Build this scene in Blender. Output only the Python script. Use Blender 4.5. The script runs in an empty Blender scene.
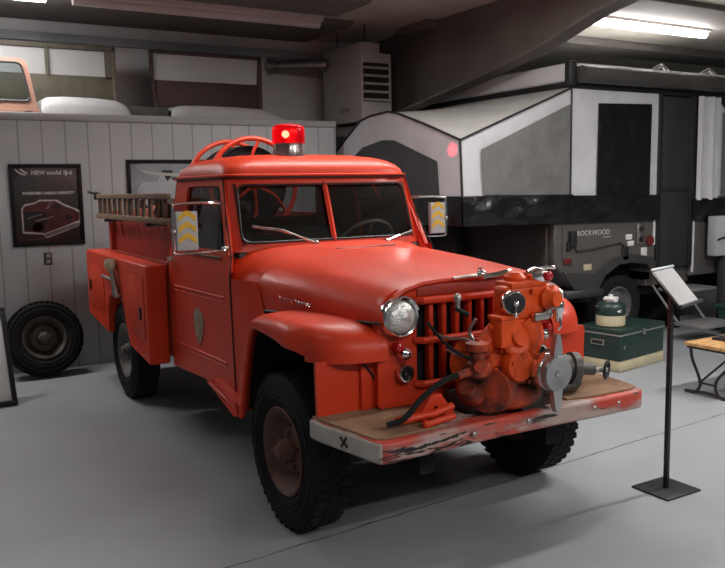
import bpy, bmesh, math, random
from math import sin, cos, pi, radians, sqrt
from mathutils import Vector as V, Matrix, Quaternion
random.seed(7)
SC = bpy.context.scene
COL = SC.collection
TAU = 2*pi

# ------------------------------------------------------------------ materials
MATS = {}
def mat(name, col, rough=.5, metal=0., var=.0, vscale=6., bump=0., bscale=20., coat=0., emit=None, estr=0., spec=.5, stretch=None, col2=None, trans=0., contrast=None):
    if name in MATS: return MATS[name]
    m = bpy.data.materials.new(name); m.use_nodes = True
    nt = m.node_tree; N = nt.nodes; L = nt.links
    b = N['Principled BSDF']
    b.inputs['Roughness'].default_value = rough; b.inputs['Metallic'].default_value = metal
    b.inputs['Specular IOR Level'].default_value = spec
    b.inputs['Coat Weight'].default_value = coat; b.inputs['Coat Roughness'].default_value = .12
    b.inputs['Transmission Weight'].default_value = trans
    c = (*col, 1)
    b.inputs['Base Color'].default_value = c
    tc = N.new('ShaderNodeTexCoord')
    src = tc.outputs['Object']
    if stretch:
        mp = N.new('ShaderNodeMapping'); mp.inputs['Scale'].default_value = stretch
        L.new(src, mp.inputs['Vector']); src = mp.outputs['Vector']
    if var or col2:
        n = N.new('ShaderNodeTexNoise'); n.inputs['Scale'].default_value = vscale; n.inputs['Detail'].default_value = 6; n.inputs['Roughness'].default_value = .6
        L.new(src, n.inputs['Vector'])
        r = N.new('ShaderNodeValToRGB')
        lo, hi = contrast or (.3, .7)
        r.color_ramp.elements[0].position = lo; r.color_ramp.elements[1].position = hi
        if col2:
            r.color_ramp.elements[0].color = c; r.color_ramp.elements[1].color = (*col2, 1)
        else:
            r.color_ramp.elements[0].color = (*[x*(1-var) for x in col], 1)
            r.color_ramp.elements[1].color = (*[min(1, x*(1+var)) for x in col], 1)
        L.new(n.outputs['Fac'], r.inputs['Fac']); L.new(r.outputs['Color'], b.inputs['Base Color'])
        if var:
            mr = N.new('ShaderNodeMapRange'); mr.inputs['To Min'].default_value = max(.02, rough-.08); mr.inputs['To Max'].default_value = min(1, rough+.1)
            L.new(n.outputs['Fac'], mr.inputs['Value']); L.new(mr.outputs['Result'], b.inputs['Roughness'])
    if bump:
        n2 = N.new('ShaderNodeTexNoise'); n2.inputs['Scale'].default_value = bscale; n2.inputs['Detail'].default_value = 4
        L.new(src, n2.inputs['Vector'])
        bp = N.new('ShaderNodeBump'); bp.inputs['Strength'].default_value = bump; bp.inputs['Distance'].default_value = .02
        L.new(n2.outputs['Fac'], bp.inputs['Height']); L.new(bp.outputs['Normal'], b.inputs['Normal'])
    if emit:
        b.inputs['Emission Color'].default_value = (*emit, 1); b.inputs['Emission Strength'].default_value = estr
    MATS[name] = m
    return m

def tinted_glass(name, tint, refl=1.0, rough=.02, keep=.6):
    if name in MATS: return MATS[name]
    m = bpy.data.materials.new(name); m.use_nodes = True
    nt = m.node_tree; N = nt.nodes; L = nt.links; N.clear()
    o = N.new('ShaderNodeOutputMaterial'); t = N.new('ShaderNodeBsdfTransparent'); g = N.new('ShaderNodeBsdfGlossy')
    t.inputs['Color'].default_value = (*tint, 1); g.inputs['Roughness'].default_value = rough; g.inputs['Color'].default_value = (refl, refl, refl, 1)
    f = N.new('ShaderNodeFresnel'); f.inputs['IOR'].default_value = 1.45
    mx = N.new('ShaderNodeMixShader')
    L.new(f.outputs['Fac'], mx.inputs['Fac']); L.new(t.outputs['BSDF'], mx.inputs[1]); L.new(g.outputs['BSDF'], mx.inputs[2])
    L.new(mx.outputs['Shader'], o.inputs['Surface'])
    MATS[name] = m; return m

RED = mat('red_paint', (.66, .048, .014), .42, var=.10, vscale=3, coat=.06, spec=.35, bump=.03, bscale=9)
REDD = mat('faded_red_paint', (.36, .045, .028), .5, var=.22, vscale=5, bump=.04, bscale=12)
ORANGE = mat('orange_cast_iron_paint', (.74, .078, .008), .42, var=.22, vscale=14, bump=.12, bscale=60, coat=.1, spec=.35)
ORANGED = mat('grimy_orange_paint', (.55, .055, .008), .55, col2=(.03, .012, .009), vscale=7, contrast=(.32, .62), bump=.2, bscale=40)
CHROME = mat('chrome', (.80, .79, .77), .12, metal=1, var=.08, vscale=20)
STEEL = mat('dull_steel', (.42, .41, .39), .38, metal=1, var=.2, vscale=18)
DKSTEEL = mat('dark_grimy_metal', (.09, .085, .08), .5, metal=.6, var=.35, vscale=20, bump=.1, bscale=60)
BLACK = mat('black_painted_metal', (.012, .012, .013), .45, var=.2, vscale=10)
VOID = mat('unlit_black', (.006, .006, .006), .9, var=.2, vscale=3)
RUBBER = mat('black_rubber', (.009, .009, .0095), .8, spec=.3, var=.35, vscale=14, bump=.12, bscale=50)
RUST = mat('rusty_brown_rim', (.115, .050, .034), .6, var=.5, vscale=14, bump=.15, bscale=60)
DARKRIM = mat('weathered_dark_rim', (.06, .052, .043), .6, var=.45, vscale=16)
WOOD = mat('weathered_wood', (.21, .135, .08), .65, var=.35, vscale=4, stretch=(2, 14, 14), bump=.1, bscale=20)
WOODD = mat('old_brown_wood', (.13, .08, .05), .7, var=.4, vscale=5, stretch=(6, 6, 2))
BENCHWOOD = mat('honey_wood', (.50, .29, .12), .5, var=.25, vscale=5, stretch=(14, 2, 14))
DECK = mat('worn_plywood_deck', (.33, .20, .11), .85, col2=(.20, .12, .07), vscale=6, bump=.5, bscale=14)
WHITE = mat('white_paint', (.66, .65, .63), .5, var=.08)
CREAM = mat('cream_plastic', (.46, .41, .27), .5, var=.1, vscale=8)
GREEN = mat('dark_green_paint', (.013, .032, .027), .38, var=.2, vscale=8)
CANVAS = mat('light_grey_canvas', (.50, .50, .52), .85, var=.10, vscale=3, bump=.6, bscale=5)
CANVASB = mat('beige_grey_canvas', (.36, .355, .345), .85, var=.10, vscale=3, bump=.35, bscale=4)
MESH = mat('grey_mesh_window', (.135, .135, .13), .7, var=.18, vscale=6, bump=.35, bscale=7)
MESHD = mat('dark_mesh_window', (.045, .047, .05), .7, var=.15, vscale=6, bump=.3, bscale=7)
VINYL = mat('black_glossy_vinyl', (.007, .007, .008), .22, var=.2, vscale=6, bump=1.0, bscale=5)
CAMPER = mat('camper_grey_siding', (.082, .077, .073), .45, var=.1, vscale=4)
CAMPERD = mat('camper_dark_grey_trim', (.035, .034, .033), .5, var=.15, vscale=6)
ROOFW = mat('pale_grey_roof', (.60, .60, .61), .45, var=.06)
AWN = mat('awning_bag_brown_grey', (.065, .06, .055), .35, var=.2, vscale=7, bump=.5, bscale=8)
HEAT = mat('heater_beige', (.33, .305, .285), .5, var=.06)
DUCT = mat('dull_galvanised_pipe', (.30, .29, .28), .35, metal=.8, var=.2, vscale=9)
YEL = mat('yellow_chevron', (.80, .50, .03), .5, var=.08)
REFGREY = mat('grey_reflective_sheet', (.48, .51, .52), .4, var=.08)
PAPER = mat('white_paper', (.47, .46, .47), .7, var=.03)
TAN = mat('salmon_tan_paint', (.27, .14, .10), .5, var=.12, vscale=6)
OLIVE = mat('olive_drab_paint', (.10, .088, .062), .65, var=.3, vscale=5)
MAROON = mat('dark_maroon_paint', (.052, .022, .022), .6, var=.2)
PANE = mat('pale_frosted_pane', (.42, .42, .405), .5, var=.08, vscale=3)
LOFTW = mat('dusty_white_cover', (.36, .35, .345), .6, var=.1, vscale=4, bump=.1, bscale=6)
REDL = mat('red_lens', (.45, .01, .012), .2, var=.1, coat=.5)
GLASSD = tinted_glass('tinted_cab_glass', (.42, .44, .44), .9)
GLASSC = tinted_glass('clear_glass', (.9, .92, .92), 1.)
GLASSP = tinted_glass('poster_glass', (.93, .93, .93), .8, .05)
HLENS = mat('headlight_lens', (.70, .70, .68), .12, var=.3, vscale=30, bump=.6, bscale=45, coat=.6, metal=.35)
LAMP = mat('lit_fluorescent_tube', (.9, .9, .9), .4, emit=(.93, .92, 1.), estr=9)
UNLIT = mat('unlit_fluorescent_lens', (.52, .48, .46), .5, var=.05)
PINK = mat('skin', (.35, .22, .17), .6, var=.1)

# ------------------------------------------------------------------ mesh builder
OFF = {}
class MB:
    def __init__(s): s.bm = bmesh.new(); s.mi = 0
    def _f(s, vs):
        try:
            f = s.bm.faces.new(vs); f.material_index = s.mi; return f
        except ValueError: return None
    def box(s, c, d, rot=None, bev=0, seg=2):
        t = bmesh.new(); bmesh.ops.create_cube(t, size=1)
        for v in t.verts: v.co = V((v.co.x*d[0], v.co.y*d[1], v.co.z*d[2]))
        if bev: bmesh.ops.bevel(t, geom=t.edges[:], offset=bev, segments=seg, affect='EDGES', profile=.5)
        M = Matrix.Translation(c)
        if rot is not None: M = M @ (rot if isinstance(rot, Matrix) else Matrix.Rotation(rot, 4, 'Z'))
        return s._merge(t, M)
    def b2(s, lo, hi, bev=0, seg=2):
        return s.box([(a+b)/2 for a, b in zip(lo, hi)], [abs(b-a) for a, b in zip(lo, hi)], None, bev, seg)
    def _merge(s, t, M=None):
        mp = {}
        for v in t.verts: mp[v] = s.bm.verts.new(M @ v.co if M is not None else v.co)
        for f in t.faces: s._f([mp[v] for v in f.verts])
        t.free(); return s
    def ell(s, c, r, n=20, rot=None):
        t = bmesh.new(); bmesh.ops.create_uvsphere(t, u_segments=n, v_segments=max(8, n//2), radius=1)
        M = Matrix.Translation(c)
        if rot is not None: M = M @ rot
        M = M @ Matrix.Diagonal((r[0], r[1], r[2], 1)); return s._merge(t, M)
    def lathe(s, prof, o, ax, n=24, cap=(True, True), squash=None):
        ax = V(ax).normalized(); q = V((0, 0, 1)).rotation_difference(ax)
        rings = []
        for r, h in prof:
            ring = []
            for i in range(n):
                a = TAU*i/n; p = V((r*cos(a), r*sin(a), h)); ring.append(s.bm.verts.new(V(o)+q @ p))
            rings.append(ring)
        for a, b in zip(rings, rings[1:]):
            for i in range(n): s._f([a[i], a[(i+1) % n], b[(i+1) % n], b[i]])
        if cap[0]: s._f(rings[0][::-1])
        if cap[1]: s._f(rings[-1])
        return s
    def cyl(s, p0, p1, r0, r1=None, n=20, cap=(True, True)):
        p0, p1 = V(p0), V(p1); d = p1-p0
        return s.lathe([(r0, 0), (r0 if r1 is None else r1, d.length)], p0, d, n, cap)
    def tube(s, pts, r, n=8, closed=False, smooth=0):
        P = [V(p) for p in pts]
        if smooth: P = catmull(P, smooth, closed)
        R = r if isinstance(r, (list, tuple)) else [r]*len(P)
        if len(R) != len(P): R = [R[0]+(R[-1]-R[0])*i/(len(P)-1) for i in range(len(P))]
        m = len(P); rings = []; up = None
        for i in range(m):
            if closed: t = (P[(i+1) % m]-P[i-1])
            else: t = P[min(i+1, m-1)]-P[max(i-1, 0)]
            t.normalize()
            if up is None:
                up = V((0, 0, 1)) if abs(t.z) < .9 else V((1, 0, 0))
            up = (up-t*up.dot(t))
            if up.length < 1e-6: up = V((1, 0, 0))-t*t.x
            up.normalize(); sd = t.cross(up)
            rings.append([s.bm.verts.new(P[i]+R[i]*(cos(TAU*k/n)*up+sin(TAU*k/n)*sd)) for k in range(n)])
        pr = list(zip(rings, rings[1:]))
        if closed: pr.append((rings[-1], rings[0]))
        for a, b in pr:
            for k in range(n): s._f([a[k], b[k], b[(k+1) % n], a[(k+1) % n]])
        if not closed: s._f(rings[0][::-1]); s._f(rings[-1])
        return s
    def prism(s, poly, vec):
        vec = V(vec); a = [s.bm.verts.new(V(p)) for p in poly]; b = [s.bm.verts.new(V(p)+vec) for p in poly]
        n = len(a); s._f(a); s._f(b[::-1])
        for i in range(n): s._f([a[i], b[i], b[(i+1) % n], a[(i+1) % n]])
        return s
    def poly(s, pts): s._f([s.bm.verts.new(V(p)) for p in pts]); return s
    def grid(s, fn, nu, nv, thick=None):
        g = [[s.bm.verts.new(V(fn(i/nu, j/nv))) for j in range(nv+1)] for i in range(nu+1)]
        for i in range(nu):
            for j in range(nv): s._f([g[i][j], g[i+1][j], g[i+1][j+1], g[i][j+1]])
        return s
    def loft(s, rings, closed=True, cap=(False, False)):
        R = [[s.bm.verts.new(V(p)) for p in r] for r in rings]
        n = len(R[0])
        for a, b in zip(R, R[1:]):
            for i in range(n if closed else n-1): s._f([a[i], a[(i+1) % n], b[(i+1) % n], b[i]])
        if cap[0]: s._f(R[0][::-1])
        if cap[1]: s._f(R[-1])
        return s
    def frame(s, outer, inner, mapf, vec):
        vec = V(vec); n = len(outer)
        o = [V(mapf(*p)) for p in outer]; i_ = [V(mapf(*p)) for p in inner]
        return s.loft([o, i_, [p+vec for p in i_], [p+vec for p in o], o])
    def text(s, body, size, M, ext=.001, align='LEFT', bold=0):
        cu = bpy.data.curves.new('t', 'FONT'); cu.body = body; cu.size = size; cu.extrude = ext; cu.align_x = align; cu.resolution_u = 3; cu.offset = bold
        o = bpy.data.objects.new('t', cu); COL.objects.link(o)
        dg = bpy.context.evaluated_depsgraph_get(); me = bpy.data.meshes.new_from_object(o.evaluated_get(dg))
        t = bmesh.new(); t.from_mesh(me); s._merge(t, M)
        bpy.data.objects.remove(o); bpy.data.curves.remove(cu); bpy.data.meshes.remove(me)
        return s
    def mirror_y(s):
        t = bmesh.new(); mp = {}
        for v in s.bm.verts: mp[v] = t.verts.new((v.co.x, -v.co.y, v.co.z))
        for f in s.bm.faces:
            nf = t.faces.new([mp[v] for v in reversed(f.verts)]); nf.material_index = f.material_index
        o = MB(); o.bm.free(); o.bm = t; return o
    def islands(s):
        s.bm.verts.index_update(); seen = set(); out = []
        bmesh.ops.remove_doubles(s.bm, verts=s.bm.verts[:], dist=1e-5)
        for v0 in s.bm.verts[:]:
            if v0 in seen: continue
            st = [v0]; grp = []; seen.add(v0)
            while st:
                v = st.pop(); grp.append(v)
                for e in v.link_edges:
                    w = e.other_vert(v)
                    if w not in seen: seen.add(w); st.append(w)
            q = MB(); mp = {v: q.bm.verts.new(v.co) for v in grp}; fs = {f for v in grp for f in v.link_faces}
            for f in fs: nf = q.bm.faces.new([mp[v] for v in f.verts]); nf.material_index = f.material_index
            out.append(q)
        s.bm.free(); return out
    def each(s, name, m, parent=None, **kw):
        return [q.build(name, m, parent, **kw) for q in s.islands()]
    def build(s, name, m, parent=None, sharp=35, loc=None, bevel=0, solid=0, subsurf=0, noflip=False):
        bm = s.bm
        bmesh.ops.remove_doubles(bm, verts=bm.verts[:], dist=1e-5)
        if not noflip: bmesh.ops.recalc_face_normals(bm, faces=bm.faces[:])
        off = OFF[parent] if parent is not None else (V(loc) if loc is not None else V((0, 0, 0)))
        for v in bm.verts: v.co -= off
        me = bpy.data.meshes.new(name); bm.to_mesh(me); bm.free()
        for mm in (m if isinstance(m, (list, tuple)) else [m]): me.materials.append(mm)
        for p in me.polygons: p.use_smooth = True
        me.set_sharp_from_angle(angle=radians(sharp))
        o = bpy.data.objects.new(name, me); COL.objects.link(o)
        if parent is not None: o.parent = parent
        else: o.location = off
        OFF[o] = off
        if solid:
            md = o.modifiers.new('s', 'SOLIDIFY'); md.thickness = solid; md.offset = -1
        if bevel:
            md = o.modifiers.new('b', 'BEVEL'); md.width = bevel; md.segments = 2; md.limit_method = 'ANGLE'; md.angle_limit = radians(40)
        if subsurf:
            md = o.modifiers.new('ss', 'SUBSURF'); md.levels = subsurf; md.render_levels = subsurf
        return o

def catmull(P, k, closed=False):
    out = []; n = len(P)
    rng = range(n if closed else n-1)
    for i in rng:
        p0 = P[i-1] if (closed or i > 0) else P[0]; p1 = P[i]; p2 = P[(i+1) % n]
        p3 = P[(i+2) % n] if (closed or i+2 < n) else P[-1]
        for j in range(k):
            t = j/k
            out.append(.5*((2*p1)+(p2-p0)*t+(2*p0-5*p1+4*p2-p3)*t*t+(3*p1-p0-3*p2+p3)*t**3))
    if not closed: out.append(P[-1])
    return out

def rq(corners, r, k=5, m=4):
    """rounded quad: 4 corners (a,b), constant point count"""
    out = []; n = 4
    rs = r if isinstance(r, (list, tuple)) else [r]*4
    C = [V((c[0], c[1], 0)) for c in corners]
    arcs = []
    for i in range(n):
        p, a, b = C[i], C[i-1], C[(i+1) % n]
        d1 = (a-p).normalized()*rs[i]; d2 = (b-p).normalized()*rs[i]
        s_, e_ = p+d1, p+d2
        arcs.append([(1-t)**2*s_+2*t*(1-t)*p+t*t*e_ for t in [j/k for j in range(k+1)]])
    for i in range(n):
        out += arcs[i]; e = arcs[i][-1]; nx = arcs[(i+1) % n][0]
        for j in range(1, m): out.append(e+(nx-e)*j/m)
    return [(p.x, p.y) for p in out]

def setp(o, label=None, cat=None, group=None, kind=None):
    if label: o['label'] = label
    if cat: o['category'] = cat
    if group: o['group'] = group
    if kind: o['kind'] = kind
    return o
def thing(name, label, cat, loc, group=None):
    o = bpy.data.objects.new(name, None); o.empty_display_size = .1; COL.objects.link(o); o.location = loc
    OFF[o] = V(loc); return setp(o, label, cat, group)
def single(mb, name, m, label, cat, loc, group=None, **kw):
    return setp(mb.build(name, m, None, loc=loc, **kw), label, cat, group)
def struct(mb, name, m, **kw): return setp(mb.build(name, m, None, **kw), kind='structure')

# ------------------------------------------------------------------ camera
cam = bpy.data.cameras.new('camera'); camo = bpy.data.objects.new('camera', cam); COL.objects.link(camo)
cx, cy, cz, yaw, pit, roll, foc = 3.475, -2.386, 1.6676, 2.60822, .120507, -.018253, 799.34
F = V((cos(yaw)*cos(pit), sin(yaw)*cos(pit), -sin(pit))); R0 = V((sin(yaw), -cos(yaw), 0)); U0 = R0.cross(F)
Rv = cos(roll)*R0+sin(roll)*U0; Uv = -sin(roll)*R0+cos(roll)*U0
camo.matrix_world = Matrix(((Rv.x, Uv.x, -F.x, cx), (Rv.y, Uv.y, -F.y, cy), (Rv.z, Uv.z, -F.z, cz), (0, 0, 0, 1)))
cam.sensor_fit = 'HORIZONTAL'; cam.sensor_width = 36; cam.lens = 36*foc/725; cam.clip_start = .05
SC.camera = camo

# ------------------------------------------------------------------ setting
def floor_mat():
    m = bpy.data.materials.new('painted_concrete_floor'); m.use_nodes = True; nt = m.node_tree; N = nt.nodes; L = nt.links; b = N['Principled BSDF']
    tc = N.new('ShaderNodeTexCoord')
    n = N.new('ShaderNodeTexNoise'); n.inputs['Scale'].default_value = 1.1; n.inputs['Detail'].default_value = 8
    L.new(tc.outputs['Object'], n.inputs['Vector'])
    r = N.new('ShaderNodeValToRGB'); r.color_ramp.elements[0].position = .3; r.color_ramp.elements[1].position = .7
    r.color_ramp.elements[0].color = (.265, .283, .302, 1); r.color_ramp.elements[1].color = (.325, .343, .362, 1)
    L.new(n.outputs['Fac'], r.inputs['Fac'])
    # crack / control joint: |x + .075 y - .16 + wobble| < w
    sx = N.new('ShaderNodeSeparateXYZ'); L.new(tc.outputs['Object'], sx.inputs[0])
    n2 = N.new('ShaderNodeTexNoise'); n2.inputs['Scale'].default_value = 6; n2.inputs['Detail'].default_value = 5; L.new(tc.outputs['Object'], n2.inputs['Vector'])
    def M(op, a, bb=None):
        x = N.new('ShaderNodeMath'); x.operation = op
        for i, q in enumerate((a, bb)):
            if q is None: continue
            if isinstance(q, (int, float)): x.inputs[i].default_value = q
            else: L.new(q, x.inputs[i])
        return x.outputs[0]
    s = M('ADD', sx.outputs['X'], M('MULTIPLY', sx.outputs['Y'], .072))
    s = M('SUBTRACT', s, .163)
    s = M('ADD', s, M('MULTIPLY', M('SUBTRACT', n2.outputs['Fac'], .5), .03))
    c = M('LESS_THAN', M('ABSOLUTE', s), M('MULTIPLY', n2.outputs['Fac'], .009))
    mx = N.new('ShaderNodeMix'); mx.data_type = 'RGBA'; L.new(c, mx.inputs['Factor']); L.new(r.outputs['Color'], mx.inputs['A']); mx.inputs['B'].default_value = (.06, .065, .07, 1)
    L.new(mx.outputs['Result'], b.inputs['Base Color'])
    mr = N.new('ShaderNodeMapRange'); mr.inputs['To Min'].default_value = .38; mr.inputs['To Max'].default_value = .55
    L.new(n.outputs['Fac'], mr.inputs['Value']); L.new(mr.outputs['Result'], b.inputs['Roughness'])
    return m
def panel_mat():
    m = bpy.data.materials.new('grey_vertical_panelling'); m.use_nodes = True; nt = m.node_tree; N = nt.nodes; L = nt.links; b = N['Principled BSDF']
    tc = N.new('ShaderNodeTexCoord'); sx = N.new('ShaderNodeSeparateXYZ'); L.new(tc.outputs['Object'], sx.inputs[0])
    def M(op, a, bb=None):
        x = N.new('ShaderNodeMath'); x.operation = op
        for i, q in enumerate((a, bb)):
            if q is None: continue
            if isinstance(q, (int, float)): x.inputs[i].default_value = q
            else: L.new(q, x.inputs[i])
        return x.outputs[0]
    g = M('FRACT', M('DIVIDE', M('ADD', sx.outputs['Y'], 20.07), .205))
    line = M('LESS_THAN', M('ABSOLUTE', M('SUBTRACT', g, .5)), .03)
    n = N.new('ShaderNodeTexNoise'); n.inputs['Scale'].default_value = 2; n.inputs['Detail'].default_value = 6
    L.new(tc.outputs['Object'], n.inputs['Vector'])
    r = N.new('ShaderNodeValToRGB'); r.color_ramp.elements[0].position = .3; r.color_ramp.elements[1].position = .7
    r.color_ramp.elements[0].color = (.40, .425, .44, 1); r.color_ramp.elements[1].color = (.46, .48, .495, 1)
    L.new(n.outputs['Fac'], r.inputs['Fac'])
    mx = N.new('ShaderNodeMix'); mx.data_type = 'RGBA'; L.new(M('MULTIPLY', line, .6), mx.inputs['Factor']); L.new(r.outputs['Color'], mx.inputs['A']); mx.inputs['B'].default_value = (.15, .15, .155, 1)
    L.new(mx.outputs['Result'], b.inputs['Base Color']); b.inputs['Roughness'].default_value = .55
    bp = N.new('ShaderNodeBump'); bp.inputs['Strength'].default_value = .5; bp.inputs['Distance'].default_value = .01; bp.invert = True
    L.new(line, bp.inputs['Height']); L.new(bp.outputs['Normal'], b.inputs['Normal'])
    return m
WALLX = -4.45
BROWN = mat('dark_brown_roof_steel', (.125, .112, .100), .6, var=.15, vscale=3)
CEIL = mat('beige_roof_insulation', (.52, .48, .41), .8, var=.08, vscale=2, bump=.1, bscale=4)
UPW = mat('grey_loft_wall', (.55, .54, .53), .7, var=.08, vscale=2)
DKW = mat('dark_back_wall', (.10, .098, .095), .8, var=.1, vscale=2)
TRIMG = mat('grey_ledge_trim', (.30, .305, .305), .5, var=.06)
struct(MB().b2((-9, -8, -.1), (9, 14, 0)), 'floor', floor_mat())
struct(MB().b2((WALLX-.12, -8, 0), (WALLX, 1.98, 2.33)), 'wall_left', panel_mat())
struct(MB().b2((-5.8, -8, 2.33), (WALLX+.02, 1.98, 2.40), .006), 'trim_1', TRIMG)
struct(MB().b2((WALLX-1.4, 1.90, 0), (WALLX-.12, 1.98, 2.33)), 'wall_left_return', DKW)
struct(MB().b2((-5.92, -8, 2.33), (-5.8, 3.0, 3.53)), 'wall_left_upper', UPW)
struct(MB().b2((-5.8, -8, 3.27), (-5.74, 3.0, 3.36)), 'trim_2', TRIMG)
struct(MB().b2((-8.2, 1.9, 0), (-8.1, 14, 3.53)), 'wall_back', DKW)
struct(MB().b2((-8.2, 13.2, 0), (9, 13.3, 3.53)), 'wall_right', UPW)
cz_ = lambda x: 3.53
struct(MB().b2((-9, -8, 3.53), (9, 14, 3.63)), 'ceiling', CEIL)
def purlin(n, x0, x1, d, y0=-8, y1=13):
    z = min(cz_(x0), cz_(x1))
    struct(MB().b2((x0, y0, z-d), (x1, y1, z), .008), 'trim_%d' % n, BROWN)
purlin(3, -2.85, -2.15, .06, 3.0)
purlin(4, -4.7, -4.1, .10, 3.0)
purlin(5, -3.95, -3.25, .12, -8, 1.75)
purlin(6, -5.74, -4.55, .05, -8, 2.3)  # wide brown sheet stands in for the shadowed ceiling behind the unlit fixture
purlin(7, .2, .6, .12); purlin(8, 3.0, 3.4, .12)
# tapered steel rafter with its column
bot = [(-5.02, 2.55), (-4.277, 2.66), (-3.5, 2.77), (-2.737, 2.896), (-2.2, 3.02), (-1.70, 3.16), (-.9, 3.30), (1.0, 3.40), (5, 3.45)]
rb = MB()
rb.prism([(x, 3.13, z) for x, z in bot]+[(5, 3.13, 3.53), (-5.02, 3.13, 3.53)], (0, .04, 0))
for (x0, z0), (x1, z1) in zip(bot, bot[1:]):
    rb.prism([(x0, 3.05, z0), (x1, 3.05, z1), (x1, 3.05, z1-.02), (x0, 3.05, z0-.02)], (0, .20, 0))
rb.b2((-5.6, 3.13, 0), (-5.0, 3.17, 3.5)); rb.b2((-5.02, 3.05, 0), (-4.98, 3.25, 2.55))
struct(rb, 'trim_9', BROWN)

# ------------------------------------------------------------------ fire truck
T = thing('fire_truck', 'old red pickup fire truck with front mounted pump and plank bumper', 'fire truck', (-1.6, 0, 0))

def ys(z):
    P = [(.40, .715), (1.15, .722), (1.25, .712), (1.30, .700), (1.5, .672), (1.75, .635), (1.9, .62)]
    if z <= P[0][0]: return P[0][1]
    for (a, b), (c, d) in zip(P, P[1:]):
        if z <= c: return b+(d-b)*(z-a)/(c-a)
    return P[-1][1]
wsx = lambda y, z: -.905-(z-1.38)*.345-.05*max(0, (abs(y)-.5)/.14)**2

# --- cab shell
cb = MB()
# windshield frame with one opening, then centre pillar
wo = [(-.665, 1.30), (.665, 1.30), (.632, 1.745), (-.632, 1.745)]
wi = [(-.605, 1.352), (.605, 1.352), (.585, 1.692), (-.585, 1.692)]
cb.frame(rq(wo, .02, 5, 10), rq(wi, [.06, .06, .05, .05], 5, 10), lambda y, z: (wsx(y, z), y, z), (-.04, 0, 0))
cb.grid(lambda u, v: (wsx(0, 1.34+.37*v)+.012*(1-abs(2*u-1)), -.018+.036*u, 1.34+.37*v), 2, 6)
# A-pillar corner skins (between windshield frame and door)
for s in (-1, 1):
    def ap(u, v, s=s):
        z = 1.19+.555*v
        a = V((wsx(.655, z)-.0, s*(.665-.033*v), z)); b = V((-.868-.227*v, s*ys(z), z))
        p = a.lerp(b, u); return (p.x+.018*sin(pi*u), p.y+s*.012*sin(pi*u), p.z)
    cb.grid(ap, 6, 8)
    # cowl side below the belt, ahead of the door
    def cs(u, v, s=s):
        z = .46+.70*v; x = -.835+.02*(v-.3)+(.40-.14*max(0, v-.6)/.4)*u
        return (x, s*(ys(z)-.053*u**1.3*max(0, min(1, (z-.6)/.35))), z)
    cb.grid(cs, 6, 12)
    # rear corner post
    cb.loft([[( -1.985, s*(ys(z)), z), (-2.015, s*(ys(z)-.012), z), (-2.03, s*(ys(z)-.05), z), (-2.03, 0, z)] for z in [.45+.1*i for i in range(9)]+[1.3]], closed=False)
    cb.loft([[( -1.985, s*(ys(z)), z), (-2.015, s*(ys(z)-.012), z), (-2.03, s*(ys(z)-.05), z), (-2.03, s*(.46), z)] for z in (1.3, 1.4, 1.5, 1.6, 1.75)], closed=False)
cb.b2((-2.04, -.47, 1.68), (-2.02, .47, 1.75)); cb.b2((-2.04, -.47, 1.28), (-2.02, .47, 1.36))
# cowl top
def cowl_sec(x):
    t = (x+.95)/.37
    Z = lambda a, b: a+(b-a)*t
    half = [(0, Z(1.345, 1.302)), (.28, Z(1.342, 1.298)), (.45, Z(1.333, 1.282)), (.56, Z(1.312, 1.25)), (.635, Z(1.272, 1.20)), (.685, Z(1.205, 1.14)), (.708, Z(1.12, 1.07)), (.712, Z(1.04, 1.01))]
    half = [(y*Z(1.01, .937), z) for y, z in half]
    return [(x, -y, z) for y, z in half[::-1]]+[(x, y, z) for y, z in half[1:]]
cb.loft([cowl_sec(-.95+.37*i/6) for i in range(7)], closed=False)
# header above the glass and gutter support
for s in (-1, 1): cb.b2((-2.0, s*.64-.012, 1.735), (-1.1, s*.64+.012, 1.755))
cab = cb.build('cab', RED, T, 30)
# roof dome
def rring(x0, x1, hy, z, r):
    return [(a, b, z) for a, b in rq([(x0, -hy), (x1, -hy), (x1, hy), (x0, hy)], r, 6, 5)]
rm = MB()
rm.loft([rring(-2.035, -1.02, .648, 1.738, .13), rring(-2.05, -1.005, .660, 1.746, .13), rring(-2.05, -1.005, .660, 1.754, .13), rring(-2.035, -1.025, .645, 1.760, .13),
         rring(-2.03, -1.03, .640, 1.785, .14), rring(-2.01, -1.05, .622, 1.815, .17), rring(-1.98, -1.09, .590, 1.842, .2), rring(-1.93, -1.15, .53, 1.864, .22),
         rring(-1.84, -1.25, .42, 1.881, .2), rring(-1.7, -1.38, .25, 1.890, .12), rring(-1.56, -1.5, .06, 1.893, .02)], cap=(True, True))
rm.build('roof', RED, T, 40)
# dark gutter seam
gm = MB(); gm.tube([(p[0], p[1], 1.7365) for p in rring(-2.04, -1.012, .654, 0, .13)], .006, 6, closed=True)
gm.build('gutter_seam', BLACK, T)

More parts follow.
